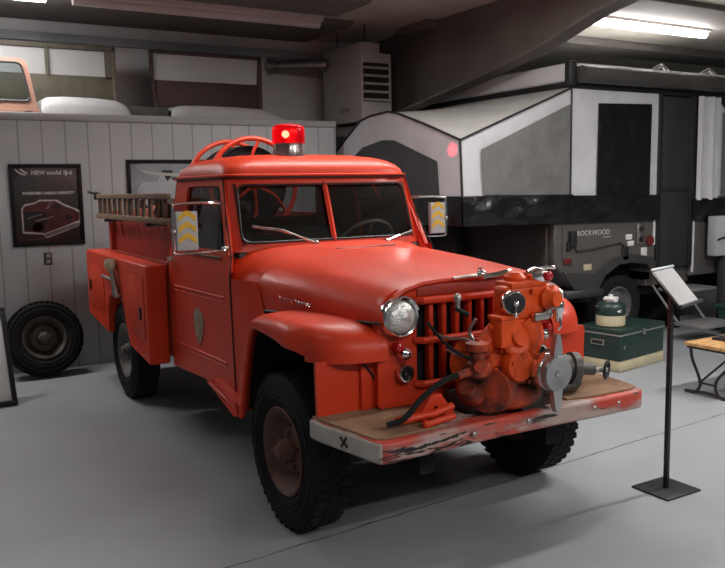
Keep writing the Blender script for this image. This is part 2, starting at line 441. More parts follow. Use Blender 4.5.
# --- doors
for s in (-1, 1):
    d = MB()
    e0, e1 = -1.98, -.845
    def dl(u, v, s=s):
        z = .445+.845*v; x = e0+(e1+.02*(1-v)-e0)*u
        z += (1-v)*(.0+.055*u)-(0)
        return (x, s*(ys(z)+.006), z)
    d.grid(dl, 8, 16)
    wo2 = [(-1.98, 1.28), (-.885, 1.28), (-1.105, 1.735), (-1.98, 1.735)]
    wi2 = [(-1.715, 1.305), (-.94, 1.305), (-1.135, 1.692), (-1.74, 1.692)]
    d.frame(rq(wo2, .015, 5, 6), rq(wi2, [.03, .03, .05, .06], 5, 6), lambda x, z, s=s: (x, s*(ys(z)+.006), z), (0, -s*.03, 0))
    door = d.build('door', RED if s > 0 else RED, T, 30)
    # embossed ridges
    rg = MB()
    for z in (1.03, .64):
        rg.tube([(x, s*(ys(z)+.008), z+.018*(x+1.4)) for x in (-1.86, -1.4, -.93)], .008, 6)
        rg.tube([(x, s*(ys(z)+.007), z-.028+.018*(x+1.4)) for x in (-1.86, -1.4, -.93)], .005, 6)
    rg.each('embossed_ridge', RED, door)
    sm = MB()
    sm.tube([(e0-.004, s*(ys(z)+.002), z) for z in (.45, .8, 1.15, 1.28, 1.5, 1.73)], .005, 5)
    sm.tube([(e1+.024*(1-(z-.445)/.845), s*(ys(z)+.002), z) for z in (.5, .8, 1.15, 1.28)]+[(-.985, s*(ys(1.5)+.002), 1.5), (-1.10, s*(ys(1.73)+.002), 1.73)], .005, 5)
    sm.each('door_gap', BLACK, door)
    g = MB(); g.poly([(-1.74, s*(ys(1.29)-.012), 1.29), (-.92, s*(ys(1.29)-.012), 1.29), (-1.12, s*(ys(1.70)-.012), 1.70), (-1.76, s*(ys(1.70)-.012), 1.70)])
    g.build('window_glass', GLASSD, door)
    w = MB(); w.tube([(-1.06, s*(ys(1.31)-.0), 1.31), (-1.185, s*(ys(1.69)-.0), 1.69)], .007, 6); w.build('vent_window_bar', BLACK, door)
    h = MB(); h.cyl((-1.90, s*ys(1.2), 1.20), (-1.90, s*(ys(1.2)+.04), 1.20), .022, .018, 14); h.tube([(-1.90, s*(ys(1.2)+.04), 1.20), (-1.84, s*(ys(1.2)+.045), 1.205), (-1.80, s*(ys(1.2)+.04), 1.2)], .009, 8)
    h.build('door_handle', CHROME, door)
    if s < 0:
        b = MB(); b.tube([(-1.6, -ys(1.27)-.012, 1.262), (-1.35, -ys(1.27)-.018, 1.268), (-.98, -ys(1.27)-.014, 1.268)], .008, 6); b.build('belt_trim', WOODD, door)
        # worn shield emblem
        sh = MB()
        out = [(-.0, .118), (.045, .085), (.052, .03), (.046, -.03), (.028, -.085), (0, -.125), (-.028, -.085), (-.046, -.03), (-.052, .03), (-.045, .085)]
        yy = -ys(.81)-.008
        sh.prism([(-1.40+x*1.75, yy, .81+z) for x, z in out], (0, -.003, 0))
        sh.prism([(-1.40+x*1.05, yy-.003, .81+z*.62) for x, z in out], (0, -.002, 0))
        shm = mat('worn_decal', (.42, .34, .26), .6, col2=(.24, .14, .09), vscale=30, contrast=(.35, .6))
        setp(sh.build('door_emblem', shm, door), 'worn pale shield decal')
# --- windshield glass + pillar + wipers
for nm, ya, yb in (('windshield_pane', -.61, -.005), ('windshield_pane', .005, .61)):
    g = MB(); g.grid(lambda u, v: (wsx(0, 1.34+.36*v)-.02, ya+(yb-ya)*u, 1.34+.36*v), 6, 3)
    g.build(nm, GLASSD, T)
sl = MB()
sl.tube([(wsx(y, z)+.003, y, z) for y, z in rq(wi, [.06, .06, .05, .05], 5, 10)], .007, 6, closed=True)
sl.build('windshield_seal', BLACK, T)
for piv, mid, end in (((-.145, 1.335), (-.36, 1.42), (-.54, 1.45)), ((.36, 1.325), (.46, 1.352), (.585, 1.375))):
    w = MB(); q = lambda p, d: (wsx(p[0], p[1])+d, p[0], p[1])
    w.cyl(q(piv, -.03), q(piv, .035), .014, .010, 12); w.ell(q(piv, .035), (.014, .014, .014), 10)
    w.tube([q(piv, .03), q(mid, .03)], [.006, .008], 6); w.tube([q(mid, .03), q(end, .018)], .008, 6)
    w.build('wiper', CHROME, T)
# --- hood
def hood_sec(x):
    K = [(-.57, 1.302, .667, 1.01), (-.1, 1.284, .625, 1.03), (.2, 1.268, .578, 1.045), (.44, 1.252, .545, 1.060), (.505, 1.243, .54, 1.066)]
    for (a, *A), (b, *B) in zip(K, K[1:]):
        if x <= b+1e-6: t = (x-a)/(b-a); zt, hw, zb = [p+(q-p)*t for p, q in zip(A, B)]; break
    f = max(0, min(1, (x+.57)/1.0)); k = hw/.63
    half = [(0, zt), (.25*k, zt-.001), (.37*k, zt-.004-.004*f), (.43*k, zt-.012-.008*f), (.48*k, zt-.026-.004*f), (.535*k, zt-.054), (.585*k, zt-.094), (hw-.008, zt-.135), (hw, (zt-.135+zb)/2), (hw+.001, zb)]
    half = [(min(y, hw), z) for y, z in half]
    return [(x, -y, z) for y, z in half[::-1]]+[(x, y, z) for y, z in half[1:]]
hd = MB()
xs = [-.57+.1*i for i in range(10)]+[.40, .45, .48, .505]
rings = [hood_sec(x) for x in xs]
lip = [(x+.006, y*.995, z-.012) for x, y, z in rings[-1]]; lip2 = [(x-.02, y*.98, z-.03) for x, y, z in rings[-1]]
hd.loft(rings+[lip, lip2], closed=False)
hood = hd.build('hood', RED, T, 45)
sm = MB()
for s in (-1, 1):
    sm.tube([(x, s*(abs(hood_sec(x)[0][1])+.003), hood_sec(x)[0][2]) for x in (-.57, -.3, -.1, .1, .2, .35, .44, .5)], .007, 5)
sm.each('hood_seam', BLACK, hood)
cv = MB(); cv.tube([(-.66, -.12, 1.312), (-.655, -.05, 1.309), (-.665, .3, 1.312)], .004, 5); cv.build('cowl_vent_edge', BLACK, T)
# chrome script squiggle
sc = MB()
for x0, n in ((-.33, 4), (-.165, 5)):
    pts = []
    for i in range(n*8+1):
        t = i/(n*8); xx = x0+.15*t; yy = -.6525+.0915*(xx+.57)*.94+.0+.006; pts.append((xx+.008*sin(t*n*TAU), yy-.026, 1.095-.02*(xx+.25)+.011*cos(t*n*TAU)*(1.5 if i < 8 else .8)))
    sc.tube(pts, .0028, 5)
sc.each('chrome_script', CHROME, hood)
# hood ornament bar
ho = MB(); ho.tube([(.515, -.15, 1.238), (.53, -.04, 1.243), (.53, .07, 1.238), (.518, .16, 1.236)], [.009, .011], 8, smooth=4)
ho.ell((.537, .0, 1.250), (.024, .026, .024), 14); ho.cyl((.53, 0, 1.26), (.53, 0, 1.285), .010, .014, 10)
ho.build('hood_ornament', CHROME, hood)
# --- fenders
def fender(s):
    path = catmull([V((x, 0, z)) for x, z in [(-.47, .48), (-.41, .68), (-.33, .90), (-.268, 1.005), (-.20, 1.045), (-.08, 1.056), (.08, 1.060), (.24, 1.058), (.36, 1.048), (.445, 1.016), (.488, .965), (.498, .895)]], 4)
    sec = [(.50, .004), (.62, .004), (.72, .003), (.79, -.003), (.822, -.012), (.845, -.030), (.858, -.058), (.862, -.085), (.860, -.1), (.852, -.105), (.835, -.10), (.82, -.06)]
    rings = []
    n = len(path)
    for i in range(n):
        t = (path[min(i+1, n-1)]-path[max(0, i-1)]).normalized(); nr = V((-t.z, 0, t.x))
        kx = max(0, min(1, (path[i].x+.25)/.45)); kd = .62+.55*kx
        r = []
        for y, o in sec:
            p = path[i]+nr*o*kd
            k = max(0, min(1, (p.x-.0)/.42)); k = k*k*(3-2*k); q = max(0, y-.56)/.30; p = V((p.x-.115*k*q*q, 0, p.z)); k2 = max(0, min(1, (path[i].x-.20)/.28))
            r.append((p.x, s*(y-.055*k2*k2*q), p.z))
        rings.append(r)
    m = MB(); m.loft(rings, closed=False); return m
for s in (-1, 1):
    fe = fender(s).build('front_fender', RED, T, 60)
    ln = MB(); LP = [(-.435, .50), (-.385, .68), (-.31, .88), (-.25, .965), (-.18, 1.005), (.1, 1.02), (.3, 1.01), (.36, .98), (.375, .90)]
    ln.loft([[(x, s*.38, z), (x, s*.60, z), (x, s*(.80-.05*(x > .3)), z)] for x, z in LP], closed=False); ln.build('dark_arch_sheet', VOID, fe)  # black sheet added under the fender to darken the arch
    sp = MB()
    poly = rq([(.815, .645), (.82, .905), (.58, .905), (.44, .645)], [.012, .02, .10, .01], 5, 4)
    sp.prism([(.405, s*y, z) for y, z in poly], (-.02, 0, 0))
    sp.build('splash_panel', RED, T, 30)
    gp = MB(); gp.tube([(.428, s*.615, .895), (.428, s*.59, .875), (.428, s*.545, .82), (.428, s*.515, .75), (.428, s*.49, .675)], .006, 6, smooth=4)
    gp.build('panel_seam', BLACK, T)
    va = MB(); va.b2((.40, s*.44, .66), (.425, s*.60, .93), .004); va.build('fender_valance', RED, T)
    iw = MB(); iw.b2((-.45, s*.36, .55), (.38, s*.50, 1.0)); iw.b2((-.44, s*.36, .50), (-.41, s*.68, .9)); iw.b2((.36, s*.36, .62), (.385, s*.78, .88)); iw.b2((-.2, s*.5, .99), (.30, s*.74, 1.0))
    iw.build('arch_light_block', VOID, T)  # black boxes added to block light inside the wheel arch
# --- grille shell
gs = MB()
go = rq([(-.535, .665), (.535, .665), (.535, 1.215), (-.535, 1.215)], [.02, .02, .16, .16], 8, 6)
gi = rq([(-.335, .745), (.335, .745), (.335, 1.17), (-.335, 1.17)], [.02]*4, 8, 6)
gs.frame(go, gi, lambda y, z: (.482-.02*max(0, (abs(y)-.42)/.12)**2, y, z), (-.05, 0, 0))
gs.build('grille_shell', RED, T, 35)
gb = MB()
gb.b2((.20, -.42, .60), (.44, .42, 1.20)); gb.build('radiator_core', VOID, T)
gr = MB(); gr.b2((.462, -.335, 1.165), (.492, .335, 1.222), .008)
grille = gr.build('grille', REDD, T)
for z in (1.150, .965, .762):
    b = MB(); b.tube([(.482, -.345, z), (.512, -.32, z), (.522, -.15, z), (.522, .15, z), (.512, .32, z), (.482, .345, z)], .0165 if z < 1.1 else .018, 10)
    if z > 1.1: b.b2((.46, -.335, z-.02), (.51, .335, z+.015), .006)
    b.build('grille_bar', RED, grille)
for i in range(8):
    y = -.2625+.075*i
    b = MB(); b.b2((.455, y-.0125, .77), (.500, y+.0125, 1.14), .007); b.build('grille_slat', RED, grille)
# --- headlights
for s in (-1, 1):
    c = V((.468, s*.438, 1.084))
    b = MB(); b.lathe([(.094, -.01), (.097, .02), (.094, .045), (.086, .055), (.080, .052), (.077, .035), (.077, 0)], c, (1, 0, 0), 32, cap=(False, False))
    b.tube([c+V((.052, .092*cos(a), .092*sin(a))) for a in [pi*.1+pi*.8*i/12 for i in range(13)]], .006, 6)
    hl = b.build('headlight', CHROME, T, 50)
    g = MB(); g.lathe([(.079, .035), (.070, .052), (.047, .066), (.02, .073), (.001, .074)], c, (1, 0, 0), 28, cap=(True, False)); g.build('headlight_lens', HLENS, hl)
    m = MB(); m.lathe([(.022, 0), (.022, .03), (.018, .042), (.001, .046)], (.482, s*.452, .945), (1, 0, .1), 16, cap=(True, False)); m.build('marker_lens', REDL, hl)
    m = MB(); m.lathe([(.030, 0), (.030, .03), (.027, .045), (.012, .056), (.001, .058)], (.482, s*.418, .915), (1, 0, 0), 18, cap=(True, False)); m.build('marker_lamp', CHROME, hl)
    m = MB(); m.lathe([(.042, 0), (.044, .02), (.039, .030), (.031, .030), (.028, .01)], (.482, s*.408, .822), (1, 0, 0), 24, cap=(True, False)); pl = m.build('round_socket', CHROME, T, 50)
    m = MB(); m.lathe([(.031, .012), (.001, .013)], (.482, s*.408, .822), (1, 0, 0), 20, cap=(True, False)); m.ell((.50, s*.408, .812), (.011, .014, .018), 10); m.build('socket_core', BLACK, pl)
# --- bumper plank with pump notch
def bumper_mat():
    m = bpy.data.materials.new('chipped_red_white_paint'); m.use_nodes = True; nt = m.node_tree; N = nt.nodes; L = nt.links; b = N['Principled BSDF']
    tc = N.new('ShaderNodeTexCoord')
    def noise(sc, st, d=6):
        mp = N.new('ShaderNodeMapping'); mp.inputs['Scale'].default_value = st; L.new(tc.outputs['Object'], mp.inputs['Vector'])
        n = N.new('ShaderNodeTexNoise'); n.inputs['Scale'].default_value = sc; n.inputs['Detail'].default_value = d; L.new(mp.outputs['Vector'], n.inputs['Vector']); return n.outputs['Fac']
    r = N.new('ShaderNodeValToRGB'); e = r.color_ramp.elements
    e[0].position = .40; e[0].color = (.52, .055, .03, 1); e[1].position = .56; e[1].color = (.42, .30, .27, 1)
    x = e.new(.47); x.color = (.38, .11, .09, 1)
    L.new(noise(5, (1, .6, 2.2)), r.inputs['Fac'])
    r2 = N.new('ShaderNodeValToRGB'); r2.color_ramp.elements[0].position = .60; r2.color_ramp.elements[1].position = .66
    L.new(noise(7, (1, .7, 5)), r2.inputs['Fac'])
    mx = N.new('ShaderNodeMix'); mx.data_type = 'RGBA'; L.new(r2.outputs['Color'], mx.inputs['Factor']); L.new(r.outputs['Color'], mx.inputs['A']); mx.inputs['B'].default_value = (.025, .018, .015, 1)
    L.new(mx.outputs['Result'], b.inputs['Base Color']); b.inputs['Roughness'].default_value = .5
    return m
bpz0, bpz1 = .560, .652
outl = [(.37, -.845), (.44, -.842), (.835, -.775), (.855, -.76), (.862, -.72), (.85, -.45), (.842, -.1), (.85, .2), (.864, .45), (.866, .70), (.86, .745), (.835, .775), (.44, .842), (.37, .845),
        (.37, .30), (.72, .28), (.78, .22), (.80, .0), (.79, -.14), (.70, -.22), (.37, -.24)]
b = MB(); b.prism([(x, y, bpz0) for x, y in outl], (0, 0, bpz1-bpz0))
for f in b.bm.faces:
    n = f.calc_center_median(); f.normal_update()
    if abs(f.normal.y) > .8: f.material_index = 1
bump = b.build('bumper', [bumper_mat(), mat('grimy_white_paint', (.55, .51, .46), .6, col2=(.34, .29, .25), vscale=7)], T, 40, bevel=.014)
bt = MB()
for f, (x, y, z) in enumerate([]): pass
dk = [(.375, -.83), (.45, -.825), (.80, -.765), (.825, -.72), (.815, -.5), (.80, -.42), (.72, -.33), (.6, -.28), (.375, -.26)]
bt.prism([(x, y, bpz1-.002) for x, y in dk], (0, 0, .011))
dk2 = [(.375, .83), (.45, .825), (.80, .765), (.83, .70), (.825, .45), (.80, .30), (.72, .31), (.375, .32)]
bt.prism([(x, y, bpz1-.002) for x, y in dk2], (0, 0, .011))
[setp(q, 'worn brown wooden deck boards') for q in bt.each('bumper_deck', DECK, bump, bevel=.004)]
bo = MB()
for y in (-.30, .02, .42, .58): bo.lathe([(.013, 0), (.012, .008), (.006, .013)], (.856 if abs(y) > .1 else .843, y, .612), (1, 0, 0), 12)
bo.each('bumper_bolt', STEEL, bump)
sf = MB(); rs = random.Random(5)
for k in range(26):
    y = -.74+.44*rs.random()**1.1; z = .607+.052*(rs.random()-.5)-.01; L_ = .02+.05*rs.random(); h = .003+.005*rs.random(); xx = .8565+(.0065 if y < -.5 else 0)-(.009*(y+.5) if y > -.5 else 0)+.0005*k/26
    xx = .8632-.0444*max(0, y+.72) + .0002*k/26
    tilt = (rs.random()-.5)*.8
    q = [(-1, 0), (-.4, .9), (.1, .5), (.6, 1), (1, .1), (.5, -.8), (0, -.4), (-.5, -1)]
    sf.prism([(xx, y+a*L_, z+b_*h+a*L_*tilt*.3) for a, b_ in q], (.0012, 0, 0))
sf.build('paint_scuffs', mat('black_scuff', (.02, .014, .012), .6, var=.3), bump)
xm = MB()
for a in (.6, -.9): xm.box((.63, -.812, .606), (.06, .004, .010), Matrix.Rotation(.165, 4, 'Z') @ Matrix.Rotation(a, 4, 'Y'))
xm.build('painted_cross', BLACK, bump)
# --- mirrors
for s, x, yc in ((-1, -.85, .96), (1, -1.13, .955)):
    fr = MB(); z0, z1 = 1.335, 1.552; hw = .062
    yi = ys(1.3)
    fr.tube([(x-.06, s*(yi-.005), 1.335), (x-.01, s*(yi+.06), 1.322), (x, s*(yc+hw-.01), 1.316), (x, s*(yc+hw+.014), 1.34)], .005, 8, smooth=5)
    fr.tube([(x, s*(yc+hw+.014), 1.335), (x, s*(yc+hw+.014), 1.555), (x, s*(yc+hw-.015), 1.59), (x-.02, s*(yi+.10), 1.595), (x-.14, s*(yi-.03), 1.585)], .0085, 8, smooth=5)
    mir = fr.build('side_mirror', CHROME, T)
    p = MB(); p.b2((x-.02, s*(yc-hw), z0), (x+.01, s*(yc+hw), z1), .006); mp = p.build('mirror_back', REFGREY, mir)
    ch = MB()
    for k in range(3):
        zc = 1.372+.062*k; w_ = .050; h_ = .03; t_ = .030
        ch.prism([(x+.0105, s*yc+a, zc+b_) for a, b_ in ((-w_, 0), (-w_*.2, h_), (w_*.2, h_), (w_, 0), (w_, t_), (w_*.2, t_+h_), (-w_*.2, t_+h_), (-w_, t_))], (.002, 0, 0))
    ch.build('yellow_chevron', YEL, mir)
    p = MB(); p.b2((x-.023, s*(yc-hw+.008), z0+.008), (x-.0205, s*(yc+hw-.008), z1-.008)); p.build('mirror_glass', CHROME, mir)
    p = MB(); p.ell((x-.0, s*(yc+hw+.014), 1.44), (.015, .015, .018), 10); p.build('mirror_clamp', STEEL, mir); p = MB(); p.ell((x-.05, s*(yi+.02), 1.325), (.02, .025, .02), 10); p.build('mirror_clamp', STEEL, mir)
# --- rotating beacon
be = MB(); bc = V((-1.30, -.105, 0))
be.lathe([(.104, 1.872), (.106, 1.90), (.10, 1.93), (.10, 1.957)], bc, (0, 0, 1), 28)
bcn = be.build('roof_beacon', mat('clear_plastic_base', (.42, .41, .40), .15, metal=.7, var=.5, vscale=14), T, 40)
redg = bpy.data.materials.new('glowing_red_plastic'); redg.use_nodes = True
nt = redg.node_tree; N = nt.nodes; N.clear(); o_ = N.new('ShaderNodeOutputMaterial'); ad = N.new('ShaderNodeMixShader'); tr = N.new('ShaderNodeBsdfTransparent'); tr.inputs['Color'].default_value = (1, .035, .05, 1)
pb = N.new('ShaderNodeBsdfPrincipled'); pb.inputs['Base Color'].default_value = (.5, .004, .012, 1); pb.inputs['Roughness'].default_value = .15; pb.inputs['Emission Color'].default_value = (1, .01, .03, 1); pb.inputs['Emission Strength'].default_value = .22
ad.inputs['Fac'].default_value = .38; nt.links.new(tr.outputs[0], ad.inputs[1]); nt.links.new(pb.outputs[0], ad.inputs[2]); nt.links.new(ad.outputs[0], o_.inputs['Surface'])
m = MB(); m.lathe([(.103, 1.957), (.106, 1.965), (.106, 2.045), (.100, 2.066), (.085, 2.076), (.001, 2.078)], bc, (0, 0, 1), 28, cap=(False, False)); m.build('beacon_lens', redg, bcn, 50)
m = MB(); m.ell(bc+V((.03, -.035, 2.015)), (.024, .024, .024), 12); m.build('beacon_bulb', mat('lit_bulb', (1, .5, .3), .5, emit=(1, .5, .2), estr=75), bcn)
m = MB(); m.lathe([(.045, 1.96), (.05, 2.0), (.04, 2.05), (.01, 2.06)], bc+V((-.03, .035, 0)), (0, 0, 1), 14); m.build('beacon_reflector', mat('red_lit_reflector', (.5, .03, .03), .25, metal=.6, emit=(.8, .0, .02), estr=.15), bcn)
# --- hose reel behind the cab, drum lying along the truck
hr = MB(); ry, rz, rr_ = .09, 1.70, .36
for xx in (-2.36, -2.85):
    hr.tube([(xx, ry+rr_*cos(a), rz+rr_*sin(a)) for a in [TAU*i/40 for i in range(40)]], .020, 8, closed=True)
    for k in range(6):
        a = TAU*k/6+.35; hr.tube([(xx, ry, rz), (xx, ry+.2*cos(a+.25), rz+.2*sin(a+.25)), (xx, ry+rr_*cos(a), rz+rr_*sin(a))], .013, 6, smooth=3)
hr.cyl((-2.36, ry, rz), (-2.85, ry, rz), .05)
reel = hr.build('hose_reel', RED, T)
m = MB(); m.cyl((-2.80, ry, rz), (-2.41, ry, rz), .27, n=32)
for k in range(7): m.tube([(-2.79+.06*k, ry+.28*cos(a), rz+.28*sin(a)) for a in [TAU*i/32 for i in range(32)]], .03, 6, closed=True)
m.build('wound_hose', RUBBER, reel)
# --- rear body: side compartments with wheel arch, upper rack walls
for s in (-1, 1):
    m = MB()
    P = [(-2.045, .445), (-2.045, 1.150), (-3.93, 1.160), (-3.97, 1.14), (-3.97, .585), (-3.25, .505), (-3.235, .72), (-3.17, .81), (-3.05, .85), (-2.85, .85), (-2.74, .80), (-2.66, .66), (-2.56, .505)]
    m.prism([(x, s*.874, z) for x, z in P], (0, -s*.15, 0))
    sb = m.build('side_compartment', [RED], T, 35, bevel=.012)
    m = MB(); m.b2((-2.50, s*.874, .62), (-2.12, s*.880, 1.06), .004); m.b2((-3.85, s*.874, .66), (-3.32, s*.880, 1.04), .004); m.each('compartment_door', RED, sb)
    m = MB(); m.box((-2.2, s*.885, .80), (.03, .014, .09), None, .004); m.box((-3.80, s*.885, .86), (.03, .014, .09), None, .004); m.each('latch', BLACK, sb)
    m = MB(); m.b2((-3.98, s*.72, .50), (-2.06, s*.66, 1.16)); m.build('inner_bed_side', REDD, T)
    m = MB(); m.b2((-3.72, s*.66, 1.14), (-2.08, s*.63, 1.47), .004); m.b2((-3.80, s*.70, 1.14), (-3.72, s*.60, 1.50), .004); m.build('rack_wall', REDD, T)
m = MB(); m.b2((-3.98, -.70, .5), (-3.94, .70, 1.16), .006); m.b2((-3.98, -.70, .50), (-2.06, .70, .60)); m.b2((-2.10, -.66, .60), (-2.06, .66, 1.46)); m.build('bed_floor', REDD, T)
m = MB(); m.b2((-3.6, -.55, .6), (-3.0, .55, 1.52), .05); m.ell((-3.3, 0, 1.5), (.35, .5, .09), 16); m.build('water_tank', REDD, T)
m = MB()
for k in range(4):
    m.tube([(-2.3-.12*k, -.60+.02*(k % 2), 1.50+.03*(k % 3)), (-2.5-.12*k, -.3, 1.56), (-2.25-.12*k, 0, 1.53)], .045, 8, smooth=4)
m.build('folded_hose', mat('dark_brown_canvas_hose', (.05, .035, .03), .9, var=.3, vscale=10), T)
# nozzle clipped to the right side
nz = MB(); a = V((-2.78, -.905, .865)); bb = V((-2.86, -.915, 1.06))
nz.lathe([(.026, 0), (.03, .05), (.022, .1), (.02, .20)], a, bb-a, 16); nz.tube([(-3.26, -.90, .985), (-3.05, -.915, .985), (-2.86, -.90, .975)], .013, 8); nz.box((-2.79, -.90, .87), (.09, .05, .035), None, .006)
noz = nz.build('nozzle', STEEL, T)
m = MB(); m.lathe([(.022, 0), (.042, .03), (.046, .075), (.038, .095)], bb-V((0, 0, .01)), bb-a, 16); setp(m.build('nozzle_tip', CREAM, noz), 'cream nozzle tip')
# step under the door
m = MB(); m.prism([(-1.10, -.705, .515), (-1.08, -.80, .505), (-.62, -.80, .455), (-.56, -.705, .45)], (0, 0, .022)); m.prism([(-1.08, -.80, .527), (-.62, -.80, .477), (-.60, -.80, .415), (-.66, -.80, .40)], (0, .015, 0)); m.build('running_board', RED, T, bevel=.004)
m = MB(); m.prism([(-1.10, .705, .515), (-1.08, .80, .505), (-.62, .80, .455), (-.56, .705, .45)], (0, 0, .022)); m.build('running_board', RED, T)
# underbody
m = MB(); m.b2((-3.95, -.42, .38), (.62, -.34, .50)); m.b2((-3.95, .34, .38), (.62, .42, .50)); m.b2((-2.0, -.68, .44), (-.5, .68, .50)); m.b2((-.5, -.38, .5), (.32, .38, 1.1)); m.b2((-.9, -.62, .5), (-.55, .62, 1.0))
m.cyl((0, -.68, .385), (0, .68, .385), .045); m.cyl((-3, -.68, .385), (-3, .68, .385), .05); m.ell((-3, .05, .385), (.15, .17, .15)); m.ell((0, -.2, .385), (.13, .14, .13)); m.cyl((-.3, 0, .42), (-2.9, 0, .42), .03)
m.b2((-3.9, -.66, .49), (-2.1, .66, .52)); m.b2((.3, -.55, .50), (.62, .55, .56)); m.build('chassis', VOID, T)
# interior
m = MB(); m.b2((-1.90, -.62, .80), (-1.35, .62, .96), .04); m.box((-1.86, 0, 1.16), (.12, 1.22, .46), Matrix.Rotation(-.18, 4, 'Y'), .04); m.build('bench_seat', mat('black_seat_vinyl', (.02, .02, .02), .5, var=.2), T)
m = MB(); m.b2((-.98, -.64, 1.10), (-.90, .64, 1.30), .02); m.b2((-2.0, -.69, .48), (-.6, .69, .52)); m.b2((-1.98, -.62, 1.715), (-1.1, .62, 1.73)); m.build('dashboard', BLACK, T)
m = MB(); sc_ = V((-1.16, .37, 1.295)); ax = V((-.75, 0, .66)).normalized(); e1 = V((0, 1, 0)); e2 = ax.cross(e1)
m.tube([sc_+.205*(cos(TAU*i/36)*e1+sin(TAU*i/36)*e2) for i in range(36)], .011, 8, closed=True)
for k in range(3): m.tube([sc_, sc_+.205*(cos(TAU*k/3+.5)*e1+sin(TAU*k/3+.5)*e2)], .008, 6)
m.cyl(sc_, sc_-ax*.4, .02, n=10); m.build('steering_wheel', mat('ivory_wheel', (.42, .41, .38), .35, var=.1), T)
m = MB(); m.poly([(-2.028, -.47, 1.35), (-2.028, .47, 1.35), (-2.028, .47, 1.69), (-2.028, -.47, 1.69)]); m.build('rear_window', GLASSD, T)
# --- wheels
def tyre(c, sg, par, rim_m, w=.19, r=.385, rr=.212, label=None, lugs=True):
    """sg = +1/-1 : outward direction along Y"""
    c = V(c); ax = V((0, sg, 0))
    hw = w/2
    m = MB()
    prof = [(rr, hw-.03), (rr+.012, hw-.012), (rr+.05, hw+.004), (r-.07, hw+.008), (r-.03, hw), (r-.008, hw-.014), (r, hw-.035), (r+.001, 0), (r, -hw+.035), (r-.008, -hw+.014), (r-.03, -hw), (r-.07, -hw-.008), (rr+.05, -hw-.004), (rr, -hw+.03)]
    m.lathe(prof, c, ax, 48, cap=(False, False))
    for q in (.05, .075, .115):
        m.tube([c+V(((rr+q)*cos(a), sg*(hw+.004+.003*(q > .06)), (rr+q)*sin(a))) for a in [TAU*i/48 for i in range(48)]], .004, 5, closed=True)
    if lugs:
        for i in range(44):
            for k, yy in enumerate((-.058, 0, .058)):
                a = TAU*(i+.5*(k % 2))/44
                M = Matrix.Rotation(-a, 4, 'Y')
                p = c+V((cos(a)*(r-.001), sg*yy, sin(a)*(r-.001)))
                m.box(p, (.010, .050, .034), M @ Matrix.Rotation(.3*(k-1), 4, 'X'))
    ty = m.build('tyre', RUBBER, par, 40)
    m = MB()
    m.lathe([(rr-.01, hw-.045), (rr+.008, hw-.018), (rr+.012, hw-.006), (rr+.002, hw-.002), (rr-.012, hw-.012), (rr-.03, hw-.045), (rr-.055, hw-.075), (.13, hw-.085), (.115, hw-.06), (.085, hw-.05), (.06, hw-.055), (.045, hw-.055)], c, ax, 36, cap=(False, False))
    m.lathe([(rr-.002, hw-.05), (rr-.005, -hw+.03)], c, ax, 36, cap=(False, True))
    rim = m.build('rim', rim_m, ty, 40)
    m = MB(); m.lathe([(.062, hw-.075), (.062, hw-.03), (.052, hw-.005), (.040, hw), (.034, hw+.02), (.001, hw+.024)], c, ax, 20, cap=(True, False))
    for k in range(5):
        a = TAU*k/5+.3; m.cyl(c+V((.088*cos(a), sg*(hw-.06), .088*sin(a))), c+V((.088*cos(a), sg*(hw-.03), .088*sin(a))), .011, n=6)
    m.build('hub', rim_m, ty, 40)
    return ty
R_ = .388
for x, rm_ in ((0, RUST), (-3.0, mat('grey_worn_rim', (.11, .10, .09), .5, var=.35, vscale=12))):
    for s in (-1, 1): tyre((x, s*.722, R_), s, T, rm_)

# --- front mounted pump (one part with its fittings)
pu = MB()
pu.lathe([(.08, -.16), (.135, -.13), (.152, -.07), (.155, -.02), (.145, .02), (.11, .045), (.075, .05)], (.76, -.035, .865), (1, -.05, 0), 36)
pu.lathe([(.115, -.02), (.125, -.015), (.125, .005), (.115, .01)], (.70, -.155, .875), (.75, -.65, 0), 28)
pu.lathe([(.045, 0), (.075, .012), (.078, .06), (.065, .085), (.03, .09)], (.79, -.04, .872), (1, -.12, .05), 22)
pu.lathe([(.045, 0), (.062, .015), (.064, .05), (.05, .06)], (.80, -.045, .955), (1, -.2, .5), 18)
pu.tube([(.72, -.17, .86), (.75, -.16, .95), (.75, -.09, 1.02), (.76, -.02, 1.05)], [.05, .045], 12, smooth=5)
pu.tube([(.78, .02, .93), (.80, .05, 1.0), (.79, .02, 1.07)], [.065, .06], 14, smooth=5)
pu.tube([(.74, .08, .88), (.76, .13, .98), (.76, .08, 1.07)], [.05, .04], 12, smooth=4)
pu.lathe([(.05, 0), (.055, .012), (.055, .05)], (.81, -.05, .995), (.9, .2, .4), 16)
for k in range(8):
    a = TAU*k/8; pu.cyl((.80, -.035+.112*cos(a), .865+.112*sin(a)), (.822, -.036+.112*cos(a), .865+.112*sin(a)), .010, n=6)
for k in range(5):
    a = TAU*k/5+.2; pu.cyl((.865, -.047+.05*cos(a), .876+.05*sin(a)), (.880, -.048+.05*cos(a), .877+.05*sin(a)), .008, n=6)
pump = pu.build('pump', mat('pump_orange_grime', (.72, .075, .008), .45, spec=.35, col2=(.22, .03, .008), vscale=7, contrast=(.5, .8), bump=.2, bscale=40), T, 35)
m = MB(); m.lathe([(.10, -.12), (.16, -.08), (.175, .0), (.15, .05), (.10, .07)], (.70, -.06, .775), (1, 0, .1), 30); m.lathe([(.10, 0), (.12, .02), (.10, .1)], (.74, -.10, .77), (.6, -.8, 0), 22); m.ell((.74, -.0, .72), (.12, .16, .07), 18); m.build('lower_casing', ORANGED, pump, 35)
m = MB()  # upper manifold block
